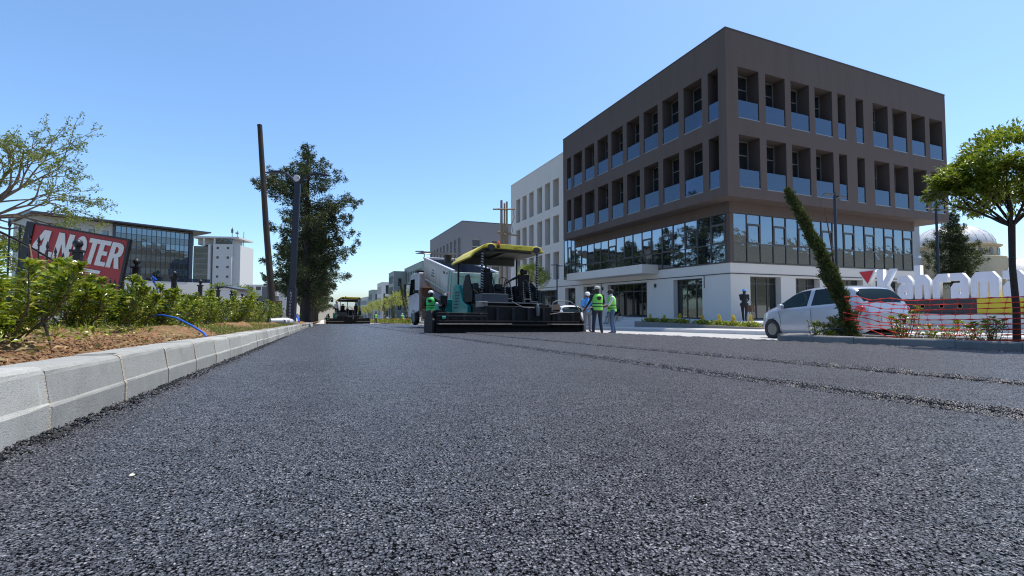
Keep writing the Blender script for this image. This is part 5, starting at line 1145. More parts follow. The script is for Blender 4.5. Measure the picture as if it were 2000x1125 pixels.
# leafy trees far left
for k, (lab, x_, y_, h_, r_) in enumerate((('round green tree left of the white tower foot', -17.5, 95, 7.0, 2.3), ('round green tree right of the white tower foot', -13.6, 93, 6.6, 2.2))):
    round_tree(lab, (x_, y_, gz(x_, y_)), h_, r_, 80 + k, M['leaf_tree'], .4, 1800, 'trees by the tower')
# yellow flowers by the entrance
for k, (y_, h_) in enumerate(((23.2, .42), (21.9, .38), (20.6, .5), (18.9, .42), (17.8, .5), (16.9, .5), (15.9, .55))):
    x_ = 18.9; t = thing('flowering_plant', ['leftmost clump of yellow flowers', 'second clump of yellow flowers from the left', 'third clump of yellow flowers from the left', 'middle clump of yellow flowers', 'third clump of yellow flowers from the right', 'second clump of yellow flowers from the right', 'rightmost clump of yellow flowers'][k].replace('middle', 'fourth of seven') + ' in the bed by the corner entrance', 'flower', (x_, y_, -.6), 0, 'yellow flower clumps'); rn = np.random.default_rng(400 + k)
    n = 260; a = rn.random(n) * 6.28; q = rn.random(n) * .4; leaves('foliage', np.stack([np.cos(a) * q, np.sin(a) * q * 1.4, rn.random(n) * .22], -1), np.stack([np.cos(a), np.sin(a), .6 + 0 * a], -1), rn.normal(0, 1, (n, 3)), .13, .06, M['leaf_tree'], t)
    n = 160; a = rn.random(n) * 6.28; q = rn.random(n) * .13; z = rn.random(n); leaves('bloom', np.stack([np.cos(a) * q * (1.2 - z), np.sin(a) * q * (1.2 - z), .15 + z * h_ * .8], -1), np.stack([np.cos(a), np.sin(a), .8 + 0 * a], -1), rn.normal(0, 1, (n, 3)), .07, .04, M['flower'], t)
# ------------------------------------------------------------------ vehicles
def wheel(parent, x, y, r, w, name='wheel', rimm=None, spokes=8, out=-1):
    o = bpy.data.objects.new(name, None); COL.objects.link(o); o.parent = parent; o.location = (x, y, r)
    RY = Matrix.Rotation(math.pi / 2, 4, 'Y')
    MB().lathe([(r * .62, -w * .42), (r * .9, -w * .5), (r * .985, -w * .36), (r, -w * .2), (r, w * .2), (r * .985, w * .36), (r * .9, w * .5), (r * .62, w * .42), (r * .62, -w * .42)], 28, M=RY).build('tyre', M['rubber'], o, smooth=True)
    rm_ = MB(); rm_.lathe([(r * .63, -w * .44), (r * .63, w * .44), (r * .56, w * .40), (r * .54, 0), (r * .56, -w * .40), (r * .63, -w * .44)], 28, M=RY); rm_.lathe([(r * .15, -w * .3), (r * .15, w * .3)], 12, M=RY)
    for k in range(spokes):
        Mx = Matrix.Rotation(k / spokes * 2 * math.pi, 4, 'X'); rm_.box(out * w * .28 - .02, out * w * .28 + .02, -r * .05, r * .05, r * .1, r * .58, Mx)
    rm_.build('rim', rimm or M['rim'], o, smooth=True)
    MB().lathe([(.01, out * w * .04), (r * .53, out * w * .04)], 20, M=RY).build('brake_disc', M['car_black'], o)
    return o

def car(label, loc, rz, paint, cat='car', group=None, tilt=0):
    t = thing('car', label, cat, loc, rz, group); t.rotation_euler = (tilt, 0, rz)
    ys = np.linspace(-1.82, 1.82, 190)
    top = np.interp(ys, [-1.82,-1.80,-1.76,-1.72,-1.60,-1.42,-1.15,-.6,-.1,.25,.5,.75,1.0,1.12,1.3,1.5,1.66,1.75,1.80,1.82], [.58,.88,.98,1.06,1.27,1.43,1.49,1.515,1.51,1.47,1.375,1.225,1.065,1.005,.955,.885,.80,.71,.61,.52])
    k_ = np.ones(9) / 9; tp = np.pad(top, 4, mode='edge'); top = np.convolve(tp, k_, 'valid')
    belt = np.interp(ys, [-1.82, -1.6, -.5, .6, 1.1, 1.82], [.98, 1.02, .955, .90, .87, .7])
    plan = np.interp(ys, [-1.82, -1.74, -1.5, -1, .9, 1.4, 1.66, 1.78, 1.82], [.60, .74, .80, .83, .83, .79, .70, .56, .46])
    low = np.interp(ys, [-1.82, -1.7, -1.4, 1.4, 1.7, 1.82], [.34, .24, .19, .17, .2, .3])
    sec = []; NV = 44
    for y, zt, zb, w, zl in zip(ys, top, belt, plan, low):
        zb = min(zb, zt - .035); gh = max(0.0, zt - zb); tum = min(1, gh / .5)
        pts = [(w * .90, zl), (w * .985, zl + .10), (w * 1.0, zl + .25 * (zb - zl) + .08), (w * .995, zl + .62 * (zb - zl)), (w * .965, zb - .03), (w * .945, zb),
               (w * (.92 - .06 * tum), zb + gh * .30), (w * (.88 - .13 * tum), zb + gh * .68), (w * (.80 - .10 * tum), zb + gh * .88), (w * (.62 - .06 * tum), zb + gh * .965), (w * .3, zb + gh * .995), (0, zt)]
        P = np.array(pts); s = np.linspace(0, len(P) - 1, NV)
        sm = np.stack([np.interp(s, np.arange(len(P)), P[:, i]) for i in (0, 1)], -1)
        for _ in range(2): sm[1:-1] = .25 * sm[:-2] + .5 * sm[1:-1] + .25 * sm[2:]
        sec.append(np.concatenate([np.stack([sm[:, 0], np.full(NV, y), sm[:, 1]], -1)]))
    S = np.array(sec); ny = len(ys)
    for _ in range(10): S[1:-1, :, [0, 2]] = .25 * S[:-2, :, [0, 2]] + .5 * S[1:-1, :, [0, 2]] + .25 * S[2:, :, [0, 2]]
    V = np.concatenate([S, (S * np.array([-1, 1, 1]))[:, ::-1][:, 1:]], 1); nv = V.shape[1]; flat = V.reshape(-1, 3)
    groups = {}; capf = []
    vb = 5 / 11 * (NV - 1); vr = 8.15 / 11 * (NV - 1)
    for i in range(ny - 1):
        for j in range(nv - 1):
            c = (V[i, j] + V[i + 1, j] + V[i, j + 1] + V[i + 1, j + 1]) / 4; x_, y_, z_ = c; jj = min(j, nv - 2 - j) + .5
            fy, ry = 1.17, -1.18; g = 'body'
            if abs(x_) > .55 and ((y_ - fy) ** 2 + (z_ - .29) ** 2 < .335 ** 2 or (y_ - ry) ** 2 + (z_ - .29) ** 2 < .335 ** 2) and z_ < .68: continue
            gh = top[i] - min(belt[i], top[i] - .035)
            if vb + .6 < jj < vr and gh > .16:
                zfrac = (z_ - belt[i]) / max(gh, .01)
                if -.12 < y_ < .98 - .0 and (top[i] - z_) > .075: g = 'front_window_l' if x_ < 0 else 'front_window_r'
                elif -1.36 < y_ < -.26 and (top[i] - z_) > .085 + .35 * max(0, -1.12 - y_) and z_ > belt[i] + .03: g = 'rear_window_l' if x_ < 0 else 'rear_window_r'
            if jj > vr + 1.2:
                if .34 < y_ < 1.06: g = 'windscreen'
                if -1.715 < y_ < -1.45: g = 'rear_screen'
            elif jj > vr - 5 and -1.70 < y_ < -1.50: g = 'rear_screen'
            if -1.80 < y_ < -1.42 - (z_ - .68) * .9 and abs(x_) > .52 and .70 + max(0, -1.62 - y_) * .0 < z_ < .90 - max(0, y_ + 1.6) * .6: g = 'body'
            if 1.36 < y_ < 1.74 and abs(x_) > .42 and .62 < z_ < .80 and z_ > .60: g = 'headlight_l' if x_ < 0 else 'headlight_r'
            if z_ < .26 and g == 'body': g = 'lower_trim'
            groups.setdefault(g, []).append((i * nv + j, (i + 1) * nv + j, (i + 1) * nv + j + 1, i * nv + j + 1))
    mats = {'body': paint, 'front_window_l': M['glass_car'], 'front_window_r': M['glass_car'], 'rear_window_l': M['glass_car'], 'rear_window_r': M['glass_car'], 'windscreen': M['glass_car'], 'rear_screen': M['glass_car'], 'lower_trim': paint}
    for g, fs in groups.items():
        fs = np.array(fs); used, inv = np.unique(fs, return_inverse=True); me = np_mesh(g, flat[used], inv.reshape(fs.shape))
        m = mats.get(g, M['lamp_red'] if 'tail' in g else M['lamp_clear'])
        ob = link(g[:-2] if g[-2:] in ('_l', '_r') else g, me, m, t, 'all')
        if 'screen' not in g and 'window' not in g and g != 'body' and g != 'lower_trim':
            ob.location = (0, 0, 0)
    for i_ in (0, ny - 1): MB().add([tuple(p) for p in V[i_]], [tuple(range(nv))]).build('bumper', paint, t)
    c = MB(); c.box(-.68, .68, -1.5, 1.5, .2, .24); c.box(-.62, .62, -.9, -.55, .25, 1.0); c.box(-.58, .58, .45, .8, .25, .88)
    for s in (-1, 1): c.box(s * .35 - .24, s * .35 + .24, -.05, .1, .4, 1.12); c.box(s * .35 - .24, s * .35 + .24, .1, .5, .3, .52)
    c.build('cabin', M['car_black'], t)
    aw = MB()
    for y_ in (1.17, -1.18):
        for s in (-1, 1): aw.lathe([(.34, -.16), (.34, .10)], 20, M=Matrix.Translation((s * .62, y_, .29)) @ Matrix.Rotation(math.pi / 2, 4, 'Y'))
    aw.each('wheel_arch', M['car_black'], t)
    for y_ in (1.17, -1.18):
        for s in (-1, 1): wheel(t, s * .72, y_, .288, .19, spokes=9, out=s)
    for s in (-1, 1):
        mr = MB().lathe([(.02, -.07), (.075, -.05), (.085, 0), (.075, .05), (.02, .07)], 12, M=Matrix.Translation((s * .88, .72, .97)) @ Matrix.Rotation(math.pi / 2, 4, 'Y') @ Matrix.Scale(1.1, 4)); mr.build('wing_mirror', paint, t, smooth=True)
        MB().box(s * .835 - .012, s * .835 + .02 * 1, -.02 + .08, .16 + .08, .765, .79).build('door_handle', paint, t, bevel=.006)
        sm_ = MB(); 
        for pts in ([(.80, .20), (.80, .55), (.86, .84)], [(-.30, .20), (-.30, .6), (-.28, .92)]):
            sm_.tube([(s * (np.interp(y_, ys, plan) * (.985 if z_ < .3 else .999) + .0015), y_, z_) for y_, z_ in pts], .006, 4)
        sm_.each('door_seam', M['car_black'], t)
    for s in (-1, 1): MB().lathe([(.002, -.10), (.6, -.085), (.92, -.05), (1, 0), (.92, .05), (.6, .085), (.002, .10)], 14, M=Matrix.Translation((s * .665, -1.60, .83)) @ Matrix.Rotation(s * .35, 4, 'Z') @ Matrix.Rotation(-.25, 4, 'X') @ Matrix.Diagonal((.115, .185, 1.0, 1))).build('tail_light', M['lamp_red'], t, smooth='all')
    MB().box(-.26, .26, -1.835, -1.815, .52, .63).build('number_plate', M['emblem_white'], t)
    return t
car('silver hatchback passing behind the median net', (13.52, 8.81, gz(13.52, 8.81) - .006), R(-10), M['car_silver'], tilt=-.031)
car('white parked car half hidden behind the paver screed', (13.9, 25.6, gz(13.9, 25.6) - .006), R(-4), M['car_white'], tilt=-.031)
for k, (x_, y_) in enumerate(((14.6, 88), (14.2, 79))):
    car(['white car far off beyond the planted median, farther of two', 'white car far off beyond the planted median, nearer of two'][k], (x_, y_, gz(x_, y_)), R(3 * k), M['car_white'], tilt=-.031)

# --- asphalt paver
def paver(label, loc, full=True, sx0=-3.25, sx1=2.5):
    t = thing('asphalt_paver', label, 'paver', loc, 0, 'asphalt pavers'); t.rotation_euler = (-.031, .0185, 0)
    B, D, S = M['machine_black'], M['machine_dark'], M['steel_top']
    s = MB(); s.box(sx0, -1.35, .05, .75, .02, .72); s.box(-1.35, 1.25, .12, 1.05, .02, .98); s.box(1.25, sx1, .05, .75, .02, .80); so = s.build('screed', B, t, bevel=.02)
    r_ = MB(); r_.box(sx0 + .05, -1.4, .0, .04, .55, .62); r_.box(sx0 + .1, sx1 - .1, -.01, .05, .40, .44); 
    for k in range(9): x_ = sx0 + .4 + k * (sx1 - sx0 - .8) / 8; r_.box(x_ - .05, x_ + .05, .01, .05, .46, .70 if k < 3 or k > 6 else .9)
    for x_ in (-2.6, -1.9, 1.5, 2.1): r_.box(x_ - .09, x_ + .09, .028, .048, .47, .56)
    r_.build('screed_ribs', D, so, bevel=.008)
    for (a, b, z_, y0, m_) in ((sx0 + .05, -.55, .335, -.30, S), (-.5, .95, .30, -.22, M['machine_dark']), (1.0, sx1 + .12, .335, -.36, M['steel_top'])):
        MB().box(a, b, y0, .05, z_ - .035, z_).build('footboard', m_, so, bevel=.006)
    MB().box(sx0, sx1 - .05, -.03, .04, .0, .16).build('screed_plate', B, so)
    ep = MB(); ep.prism([(.0, .0), (1.4, .0), (1.4, .45), (.9, .8), (.3, .80), (.0, .45)], sx0 - .12, sx0 - .04, 'x'); ep.prism([(.0, .0), (1.2, .0), (1.2, .45), (.3, .8), (.0, .45)], sx1 + .02, sx1 + .1, 'x'); ep.each('end_gate', B, t, bevel=.01)
    # operator stand at the screed ends, hydraulics
    h = MB()
    for k in range(5): h.tube([(sx0 + .0 + k * .09, .3 + k * .1, .2), (sx0 + .05 + k * .08, .25, .75 + k * .07), (sx0 + .25 + k * .06, .5, 1.02), (sx0 + .5, 1.0, .75)], .022, 6)
    h.box(sx0 - .05, sx0 + .35, .1, .5, .62, .78); h.cyl((sx0 + .1, .2, .1), (sx0 + .1, .2, 1.15), .05, 8); h.cyl((sx0 + .35, .3, .1), (sx0 + .3, .35, 1.25), .035, 8); h.box(sx0 + .2, sx0 + .42, .15, .4, 1.0, 1.3)
    h.build('screed_controls', B, t, smooth=True)
    h = MB(); h.box(sx0 + .02, sx0 + .10, .05, .3, .8, 1.0); h.box(sx0 + .42, sx0 + .5, .1, .3, .5, .75); h.cyl((sx0 + .22, .05, .55), (sx0 + .34, .05, .55), .07, 10); h.build('hydraulic_block', M['teal'], t)
    h = MB(); h.lathe([(.01, .09), (.05, .07), (.06, 0), (.01, -.03)], 10, (sx0 + .05, .12, .98)); h.lathe([(.01, .06), (.045, .04), (.05, 0)], 10, (sx0 + .36, .2, 1.32)); h.build('knob', M['sign_white'], t, smooth=True)
    h = MB(); h.lathe([(.01, .06), (.045, .04), (.05, 0)], 10, (sx0 + .44, .16, 1.36)); h.build('warning_lamp', M['lamp_red'], t, smooth=True)
    rl = MB(); rl.tube([(sx1 - 1.15, .3, .8), (sx1 - 1.1, .3, 1.16), (sx1 - .95, .3, 1.22), (sx1 - .35, .3, 1.22), (sx1 - .05, .3, 1.02), (sx1 + .05, .28, .9), (sx1 + .1, .26, .45)], .022, 8); rl.build('hand_rail', M['steel'], t, smooth=True)
    # tractor
    b = MB(); b.box(-1.2, 1.2, 1.2, 6.0, .75, 1.15); b.box(-1.25, -.35, .55, 1.5, .98, 1.13); b.box(.9, 1.9, .7, 1.3, .82, 1.05); b.build('chassis', D, t, bevel=.02)
    MB().box(-1.35, -.28, .75, 1.6, 1.13, 1.47).build('tool_box', M['machine_blue'], t, bevel=.02)
    for x_ in (-1.05, 1.05):
        tr = MB(); tr.prism([(1.5, .0), (5.4, .0), (5.75, .35), (5.4, .72), (1.5, .72), (1.15, .35)], x_ - .17, x_ + .17, 'x'); tr.build('crawler_track', M['rubber'], t, bevel=.03)
    # teal side panels with louvres
    sp = MB(); sp.prism([(2.5, .75), (4.9, .75), (4.9, 1.6), (4.35, 2.05), (3.9, 2.0), (3.2, 1.25), (2.5, 1.05)], -1.40, -1.22, 'x'); sp.build('side_panel', M['teal'], t, bevel=.02)
    lv = MB()
    for k in range(6): lv.box(-1.408, -1.398, 3.95 - k * .06, 4.55 - k * .04, 1.0 + k * .13, 1.06 + k * .13, Matrix.Rotation(0, 4, 'X'))
    lv.each('louvre', M['car_black'], t)
    MB().prism([(3.3, .75), (4.9, .75), (4.9, 1.55), (3.9, 1.75), (3.3, 1.35)], 1.22, 1.34, 'x').build('side_panel', M['teal'], t, bevel=.02)
    hp_ = MB(); hp_.prism([(5.6, .55), (7.4, .45), (7.5, 1.25), (5.6, 1.55)], -1.75, -1.66, 'x'); hp_.prism([(5.6, .55), (7.4, .45), (7.5, 1.25), (5.6, 1.55)], 1.66, 1.75, 'x'); hp_.box(-1.66, 1.66, 5.6, 5.68, .6, 1.45); hp_.box(-1.6, 1.6, 5.7, 7.4, .45, .55); hp_.each('hopper_panel', M['teal'], t, bevel=.02)
    eb = MB(); eb.box(-1.0, 1.0, 3.0, 5.4, 1.15, 1.85); eb.build('engine_cover', D, t, bevel=.05)
    # canopy
    cn = MB(); zc_ = 3.52
    cn.prism([(-1.55, 2.98), (-1.35, 3.22), (-.95, zc_ - .02), (-.75, zc_ + .06), (1.30, zc_ + .06), (1.45, zc_), (1.55, 3.44), (1.78, 3.40), (1.78, 3.34), (1.45, 3.36), (1.3, 3.38), (-.72, 3.40), (-.93, 3.40), (-1.30, 3.15), (-1.50, 2.93)], 1.85, 4.6, 'y')
    co_ = cn.build('canopy', M['yellow'], t, bevel=.015)
    cu_ = MB(); cu_.prism([(-1.47, 2.93), (-1.28, 3.14), (-.92, 3.385), (1.3, 3.365), (1.74, 3.335), (1.74, 3.32), (1.3, 3.345), (-.9, 3.365), (-1.26, 3.12), (-1.45, 2.92)], 1.88, 4.58, 'y'); cu_.build('canopy_lining', M['canopy_under'], co_)
    ex = MB(); ex.box(-.7, 1.3, 2.1, 2.3, 3.28, 3.345); ex.box(-1.2, 1.4, 4.2, 4.45, 3.0, 3.33); ex.box(.15, .3, 2.3, 4.3, 3.27, 3.335); ex.build('canopy_beams', M['canopy_under'], co_)
    for x_ in (-.62, 1.42): MB().lathe([(.05, -.03), (.13, -.02), (.15, .03), (.13, .05)], 14, M=Matrix.Translation((x_, 1.84, 3.42)) @ Matrix.Rotation(math.pi / 2, 4, 'X')).build('canopy_lamp', M['car_black'], co_, smooth=True)
    for x_ in (-.62, 1.42):
        ar = MB(); ar.tube([(x_ + .2 * math.cos(a), 1.83, 3.41 + .15 * math.sin(a)) for a in np.linspace(0, math.pi, 9)], .03, 6); ar.build('lamp_hood', M['yellow'], co_, smooth=True)
    be = MB().lathe([(.05, 0), (.065, .03), (.07, .10), (.05, .16), (.01, .18)], 12, (-.30, 1.82, 3.52)); be.build('beacon', M['orange'], co_, smooth=True); MB().lathe([(.06, 0), (.07, .03), (.05, .1)], 12, (-.30, 1.82, 3.42)).build('beacon_base', M['car_black'], co_)
    if full:
        tx = link('lettering', text_mesh('ULT', .15), M['car_black'], co_); tx.matrix_local = Matrix.Translation((.55, 1.845, 3.455)) @ Matrix.Rotation(math.pi / 2, 4, 'X') @ Matrix.Scale(1.3, 4, (1, 0, 0))
        tx = link('lettering', text_mesh('V', .13), M['emblem_white'], co_); tx.matrix_local = Matrix.Translation((.1, 1.845, 3.47)) @ Matrix.Rotation(math.pi / 2, 4, 'X')
    for (x_, y_, z0, z1, m_) in ((-.95, 2.0, 1.3, 3.26, 'tape'), (1.52, 2.0, 1.1, 3.33, 'tape'), (-1.25, 4.4, 1.1, 3.02, 'b'), (.05, 4.4, 1.6, 3.35, 'b'), (1.55, 4.3, 1.1, 3.3, 'b')):
        po = MB().cyl((x_, y_, z0), (x_, y_, z1), .045, 8).build('canopy_post', D, t)
        if m_ == 'tape':
            w_ = MB(); k = 0
            for z_ in np.arange(z0 + .3, z1 - .05, .11): w_.box(x_ - .05, x_ + .05, y_ - .05, y_ + .05, z_, z_ + .045, Matrix.Translation((x_, y_, z_)) @ Matrix.Rotation(.35, 4, 'Y') @ Matrix.Translation((-x_, -y_, -z_)))
            w_.build('tape_wrap', M['tape'], po)['kind'] = 'stuff'
    fl = MB(); fl.box(-1.15, 1.45, 1.55, 3.4, 1.15, 1.22); fl.build('platform', D, t)
    # seats, consoles, ladders
    for x_ in (-.62, 1.05):
        st_ = MB(); st_.box(x_ - .27, x_ + .27, 2.35, 2.9, 1.62, 1.78); st_.box(x_ - .25, x_ + .25, 2.28, 2.42, 1.72, 2.42, Matrix.Identity(4)); st_.box(x_ - .16, x_ + .16, 2.3, 2.4, 2.44, 2.62); st_.box(x_ - .2, x_ + .2, 2.4, 2.8, 1.2, 1.62); st_.box(x_ - .36, x_ - .28, 2.4, 2.85, 1.85, 1.93); st_.box(x_ + .28, x_ + .36, 2.4, 2.85, 1.85, 1.93); st_.build('seat', M['machine_black'], t, bevel=.05)
    cs = MB(); cs.box(-.2, .75, 2.7, 3.3, 1.22, 1.9); cs.box(-.15, .2, 2.6, 2.75, 1.75, 2.0); cs.box(-1.3, -1.1, 1.9, 3.2, 1.2, 1.95); cs.prism([(1.9, 1.2), (3.2, 1.2), (3.2, 2.0), (2.6, 2.15), (1.9, 1.75)], 1.5, 1.68, 'x'); cs.box(-.25, .85, 2.2, 2.4, 1.22, 1.55); cs.build('console', M['machine_dark'], t, bevel=.04)
    fn = MB(); fn.prism([(1.95, 1.2), (3.3, 1.2), (3.3, 1.9), (2.9, 2.35), (2.5, 2.35), (1.95, 1.6)], -1.36, -1.32, 'x'); fn.prism([(1.95, 1.2), (3.3, 1.2), (3.3, 2.0), (2.9, 2.25), (1.95, 1.7)], 1.7, 1.74, 'x'); fn.each('wing_screen', M['machine_black'], t)
    for x_ in (-.28, .30):
        rl = MB(); rl.tube([(x_ - .12, 3.0, 1.8), (x_ - .14, 2.95, 2.25), (x_ - .02, 2.93, 2.34), (x_ + .14, 2.93, 2.3), (x_ + .2, 2.95, 2.1), (x_ + .1, 3.0, 1.8)], .02, 8); rl.build('grab_hoop', M['car_black'], t, smooth=True)
    for x_ in (-.02, .78):
        rl = MB(); rl.tube([(x_ - .22, 1.2, 1.1), (x_ - .2, 1.35, 1.95), (x_ - .12, 1.38, 2.1), (x_, 1.38, 2.05), (x_ + .06, 1.33, 1.8), (x_ + .10, 1.2, 1.1)], .02, 8); lo = rl.build('ladder_hoop', M['machine_dark'], t, smooth=True)
        tp_ = MB()
        for q_ in np.linspace(.05, .95, 11): z_ = 1.15 + q_ * .85; tp_.box(x_ - .225 + q_ * .02, x_ - .18 + q_ * .02, 1.18 + q_ * .17, 1.225 + q_ * .17, z_, z_ + .03); tp_.box(x_ + .075 - q_ * .04, x_ + .12 - q_ * .04, 1.18 + q_ * .15, 1.225 + q_ * .15, z_, z_ + .03)
        tp_.build('tape_marks', M['tape'], lo)['kind'] = 'stuff'
        for z_ in (1.3,): MB().box(x_ - .2, x_ + .09, 1.2, 1.26, z_, z_ + .03).build('rung', M['steel'], lo)
    mc = MB()
    for k in range(14):
        x_ = RNG.uniform(-1.1, 1.3); y_ = RNG.uniform(1.5, 2.6); mc.box(x_ - .08, x_ + .1, y_ - .08, y_ + .1, 1.22, 1.22 + RNG.uniform(.15, .7))
    for k in range(12):
        x_ = RNG.uniform(-1.2, 1.2); y_ = RNG.uniform(1.3, 2.0); mc.tube([(x_, y_, 1.2), (x_ + RNG.uniform(-.2, .2), y_ + .1, 1.5 + RNG.uniform(0, .4)), (x_ + RNG.uniform(-.4, .4), y_ + .3, 1.3 + RNG.uniform(0, .5))], .022, 6)
    mc.build('fittings', M['machine_black'], t, bevel=.015)['kind'] = 'stuff'
    cw_ = MB(); cw_.box(-1.4, 1.0, .4, 1.2, 1.1, 1.135); cw_.box(1.0, 2.0, .55, 1.1, 1.055, 1.075); cw_.build('walkway', S, t)
    MB().box(-1.55, -1.2, .5, .9, .93, 1.16).build('foot_plate', M['steel'], t, bevel=.02)
    MB().prism([(1.32, 1.08), (1.42, .86), (1.85, .9), (1.8, 1.1)], .05, .058, 'y', Matrix.Translation((0, .46, 0))).build('cardboard_flap', M['cardboard'], t)
    ext = MB(); ext.lathe([(.06, 0), (.075, .04), (.075, .34), (.05, .42), (.02, .46)], 12, (.62, .05, .62)); ext.build('gas_bottle', M['grey_metal'], t, smooth=True)
    hs = MB(); hs.tube([(.62, .05, 1.08), (.62, .05, 1.15), (.5, .3, 1.18)], .012, 6); hs.tube([(-.25, .4, 1.14), (.05, .1, .95), (.5, .06, .93)], .02, 6); hs.tube([(1.15, .06, .70), (1.6, .05, .77), (2.2, .05, .78)], .012, 6); hs.each('pipe_run', M['steel'], t)
    bk = MB(); bk.lathe([(.14, 0), (.17, .3), (.18, .32), (.16, .31), (.13, .01)], 14, (-1.95, 3.6, 2.92)); bo = bk.build('work_lamp', M['car_black'], t, smooth=True); MB().tube([(-1.4, 4.4, 2.95), (-1.5, 4.2, 3.28), (-1.95, 3.7, 3.3)], .02, 6).build('lamp_arm', M['grey_metal'], bo)
    return t
paver('large asphalt paver with yellow canopy and black screed laying the right hand strip', (6.75, 15.4, gz(6.75, 15.4) + .05))
paver('distant asphalt paver with yellow canopy beside the conifers', (2.75, 62.5, gz(2.75, 62.5) + .03), False, -2.7, 2.65)

# --- tipper truck
tk = thing('tipper_truck', 'dusty white tipper truck with raised bed unloading into the paver', 'truck', (7.28, 22.9, gz(7.2, 23) + .0), R(5))
bed_M = Matrix.Translation((0, .2, 1.56)) @ Matrix.Rotation(R(12.5), 4, 'X')
def TB(name, mb, m, parent=tk, bevel=.02, smooth=False): mb.v = [tuple(bed_M @ Vector(p)) for p in mb.v]; return mb.build(name, m, parent, bevel=bevel, smooth=smooth)
side = [(0, .0), (0, 1.5), (5.3, 1.5), (5.25, .9), (4.9, .35), (4.3, .02)]
bs_ = MB(); bs_.prism(side, -1.28, -1.2, 'x'); bs_.prism(side, 1.2, 1.28, 'x'); bs_.v = [tuple(bed_M @ Vector(p)) for p in bs_.v]; bo = bs_.each('bed_side', M['bed_paint'], tk, bevel=.02)[0]
rim_ = MB(); rim_.box(-1.34, -1.16, -.02, 5.3, 1.5, 1.6); rim_.box(1.16, 1.34, -.02, 5.3, 1.5, 1.6); rim_.box(-1.16, 1.16, 5.2, 5.32, 1.45, 1.6); TB('bed_rim', rim_, M['cab_white'], bo)
TB('bed_floor', MB().prism([(0, .06), (4.3, .06), (4.85, .4), (5.2, .95), (5.24, 1.48), (5.16, 1.48), (5.1, .95), (4.75, .45), (4.25, .12), (0, .12)], -1.19, 1.19, 'x'), M['bed_inside'], bo, 0)
TB('bed_lining', MB().box(-1.195, -1.185, .05, 5.1, .1, 1.49).box(1.185, 1.195, .05, 5.1, .1, 1.49), M['bed_inside'], bo, 0)
tg = MB(); tg.box(-1.26, 1.26, -.1, -.02, .15, 1.42); tgo = TB('tailgate', tg, M['pale_green'])
TB('tailgate_frame', MB().box(-1.3, -1.08, -.16, -.1, .1, 1.5).box(1.08, 1.3, -.16, -.1, .1, 1.5).box(-1.08, 1.08, -.16, -.1, 1.3, 1.5).box(-1.08, 1.08, -.16, -.1, .1, .25).box(-.6, -.52, -.15, -.1, .25, 1.3).box(.5, .58, -.15, -.1, .25, 1.3), M['pale_green'], tgo)
TB('side_rib', MB().box(-1.33, -1.28, .05, .25, .05, 1.5).box(-1.34, -1.28, .45, .6, .05, 1.5).box(-1.31, -1.28, .6, 4.6, .30, .37), M['pale_green'], bo)
TB('side_marker', MB().box(-1.3, -1.283, 1.2, 1.45, 1.2, 1.32).box(-1.3, -1.283, .75, .9, 1.25, 1.33), M['rust'], bo, 0)
for k in range(3): TB('lettering', MB().box(-1.29, -1.283, 2.95 + .1 * k, 3.55 - .07 * k, .72 + k * .16, .79 + k * .16), M['machine_blue'], bo, 0)
TB('mudguard', MB().prism([(.9, -.62), (3.0, -.62), (3.0, -.56), (.9, -.56)], -1.28, -.7, 'x', Matrix.Translation((0, .2, .55)) @ Matrix.Rotation(R(-4), 4, 'X')).box(-1.29, -1.26, .7, 3.1, -.55, -.02), M['mud_flap'], tk)
fr_ = MB(); fr_.box(-.45, -.3, .2, 8.2, .85, 1.15); fr_.box(.3, .45, .2, 8.2, .85, 1.15); fr_.box(-.3, .3, 1, 1.2, .9, 1.1); fr_.box(-.3, .3, 4, 4.2, .9, 1.1); fr_.build('chassis', M['machine_black'], tk)
MB().tube([(0, 5.6, 1.1), (0, 5.2, 2.9)], [.16, .1], 10).build('tipping_ram', M['steel'], tk, smooth=True)
tnk = MB(); tnk.box(-1.22, -.5, 4.6, 5.6, .45, 1.05); tnk.build('tool_locker', M['rust'], tk, bevel=.04); MB().tube([(-.95, 3.6, 1.15), (-.95, 4.5, 1.15)], .24, 14).build('air_tank', M['truck_white'], tk, smooth=True)
cb = MB(); cb.prism([(6.35, .95), (8.75, .55), (8.95, 1.2), (8.85, 2.0), (8.45, 3.25), (8.0, 3.42), (6.35, 3.42)], -1.22, 1.22, 'x'); cbo = cb.build('cab', M['cab_white'], tk, bevel=.06)
MB().box(-1.15, 1.15, 6.30, 6.349, 1.0, 3.3).build('cab_back', M['truck_white'], cbo); MB().box(-1.2, 1.2, 5.75, 6.3, 1.05, 2.45).build('bulkhead', M['rust'], tk, bevel=.03)
MB().prism([(7.3, 2.05), (8.62, 1.95), (8.28, 3.02), (7.3, 3.02)], -1.232, -1.221, 'x').build('door_window', M['glass_car'], cbo); MB().prism([(8.97, 2.05), (8.6, 3.2), (8.55, 3.18), (8.92, 2.05)], -1.1, 1.1, 'x').build('windscreen', M['glass_car'], cbo)
MB().box(-1.3, 1.3, 6.5, 6.9, 3.42, 3.55).box(-1.2, 1.2, 6.36, 6.9, 3.2, 3.28).build('sun_visor', M['car_black'], cbo)
mr = MB(); mr.box(-1.62, -1.5, 8.45, 8.7, 1.85, 2.75); mro = mr.build('wing_mirror', M['car_black'], tk, bevel=.03); MB().tube([(-1.22, 8.5, 2.7), (-1.55, 8.55, 2.85)], .025, 6).tube([(-1.22, 8.5, 1.95), (-1.55, 8.55, 1.8)], .025, 6).build('mirror_arm', M['car_black'], mro)
MB().box(-1.24, -1.15, 8.1, 8.9, .5, .95).build('wheel_guard', M['cab_white'], tk, bevel=.02)
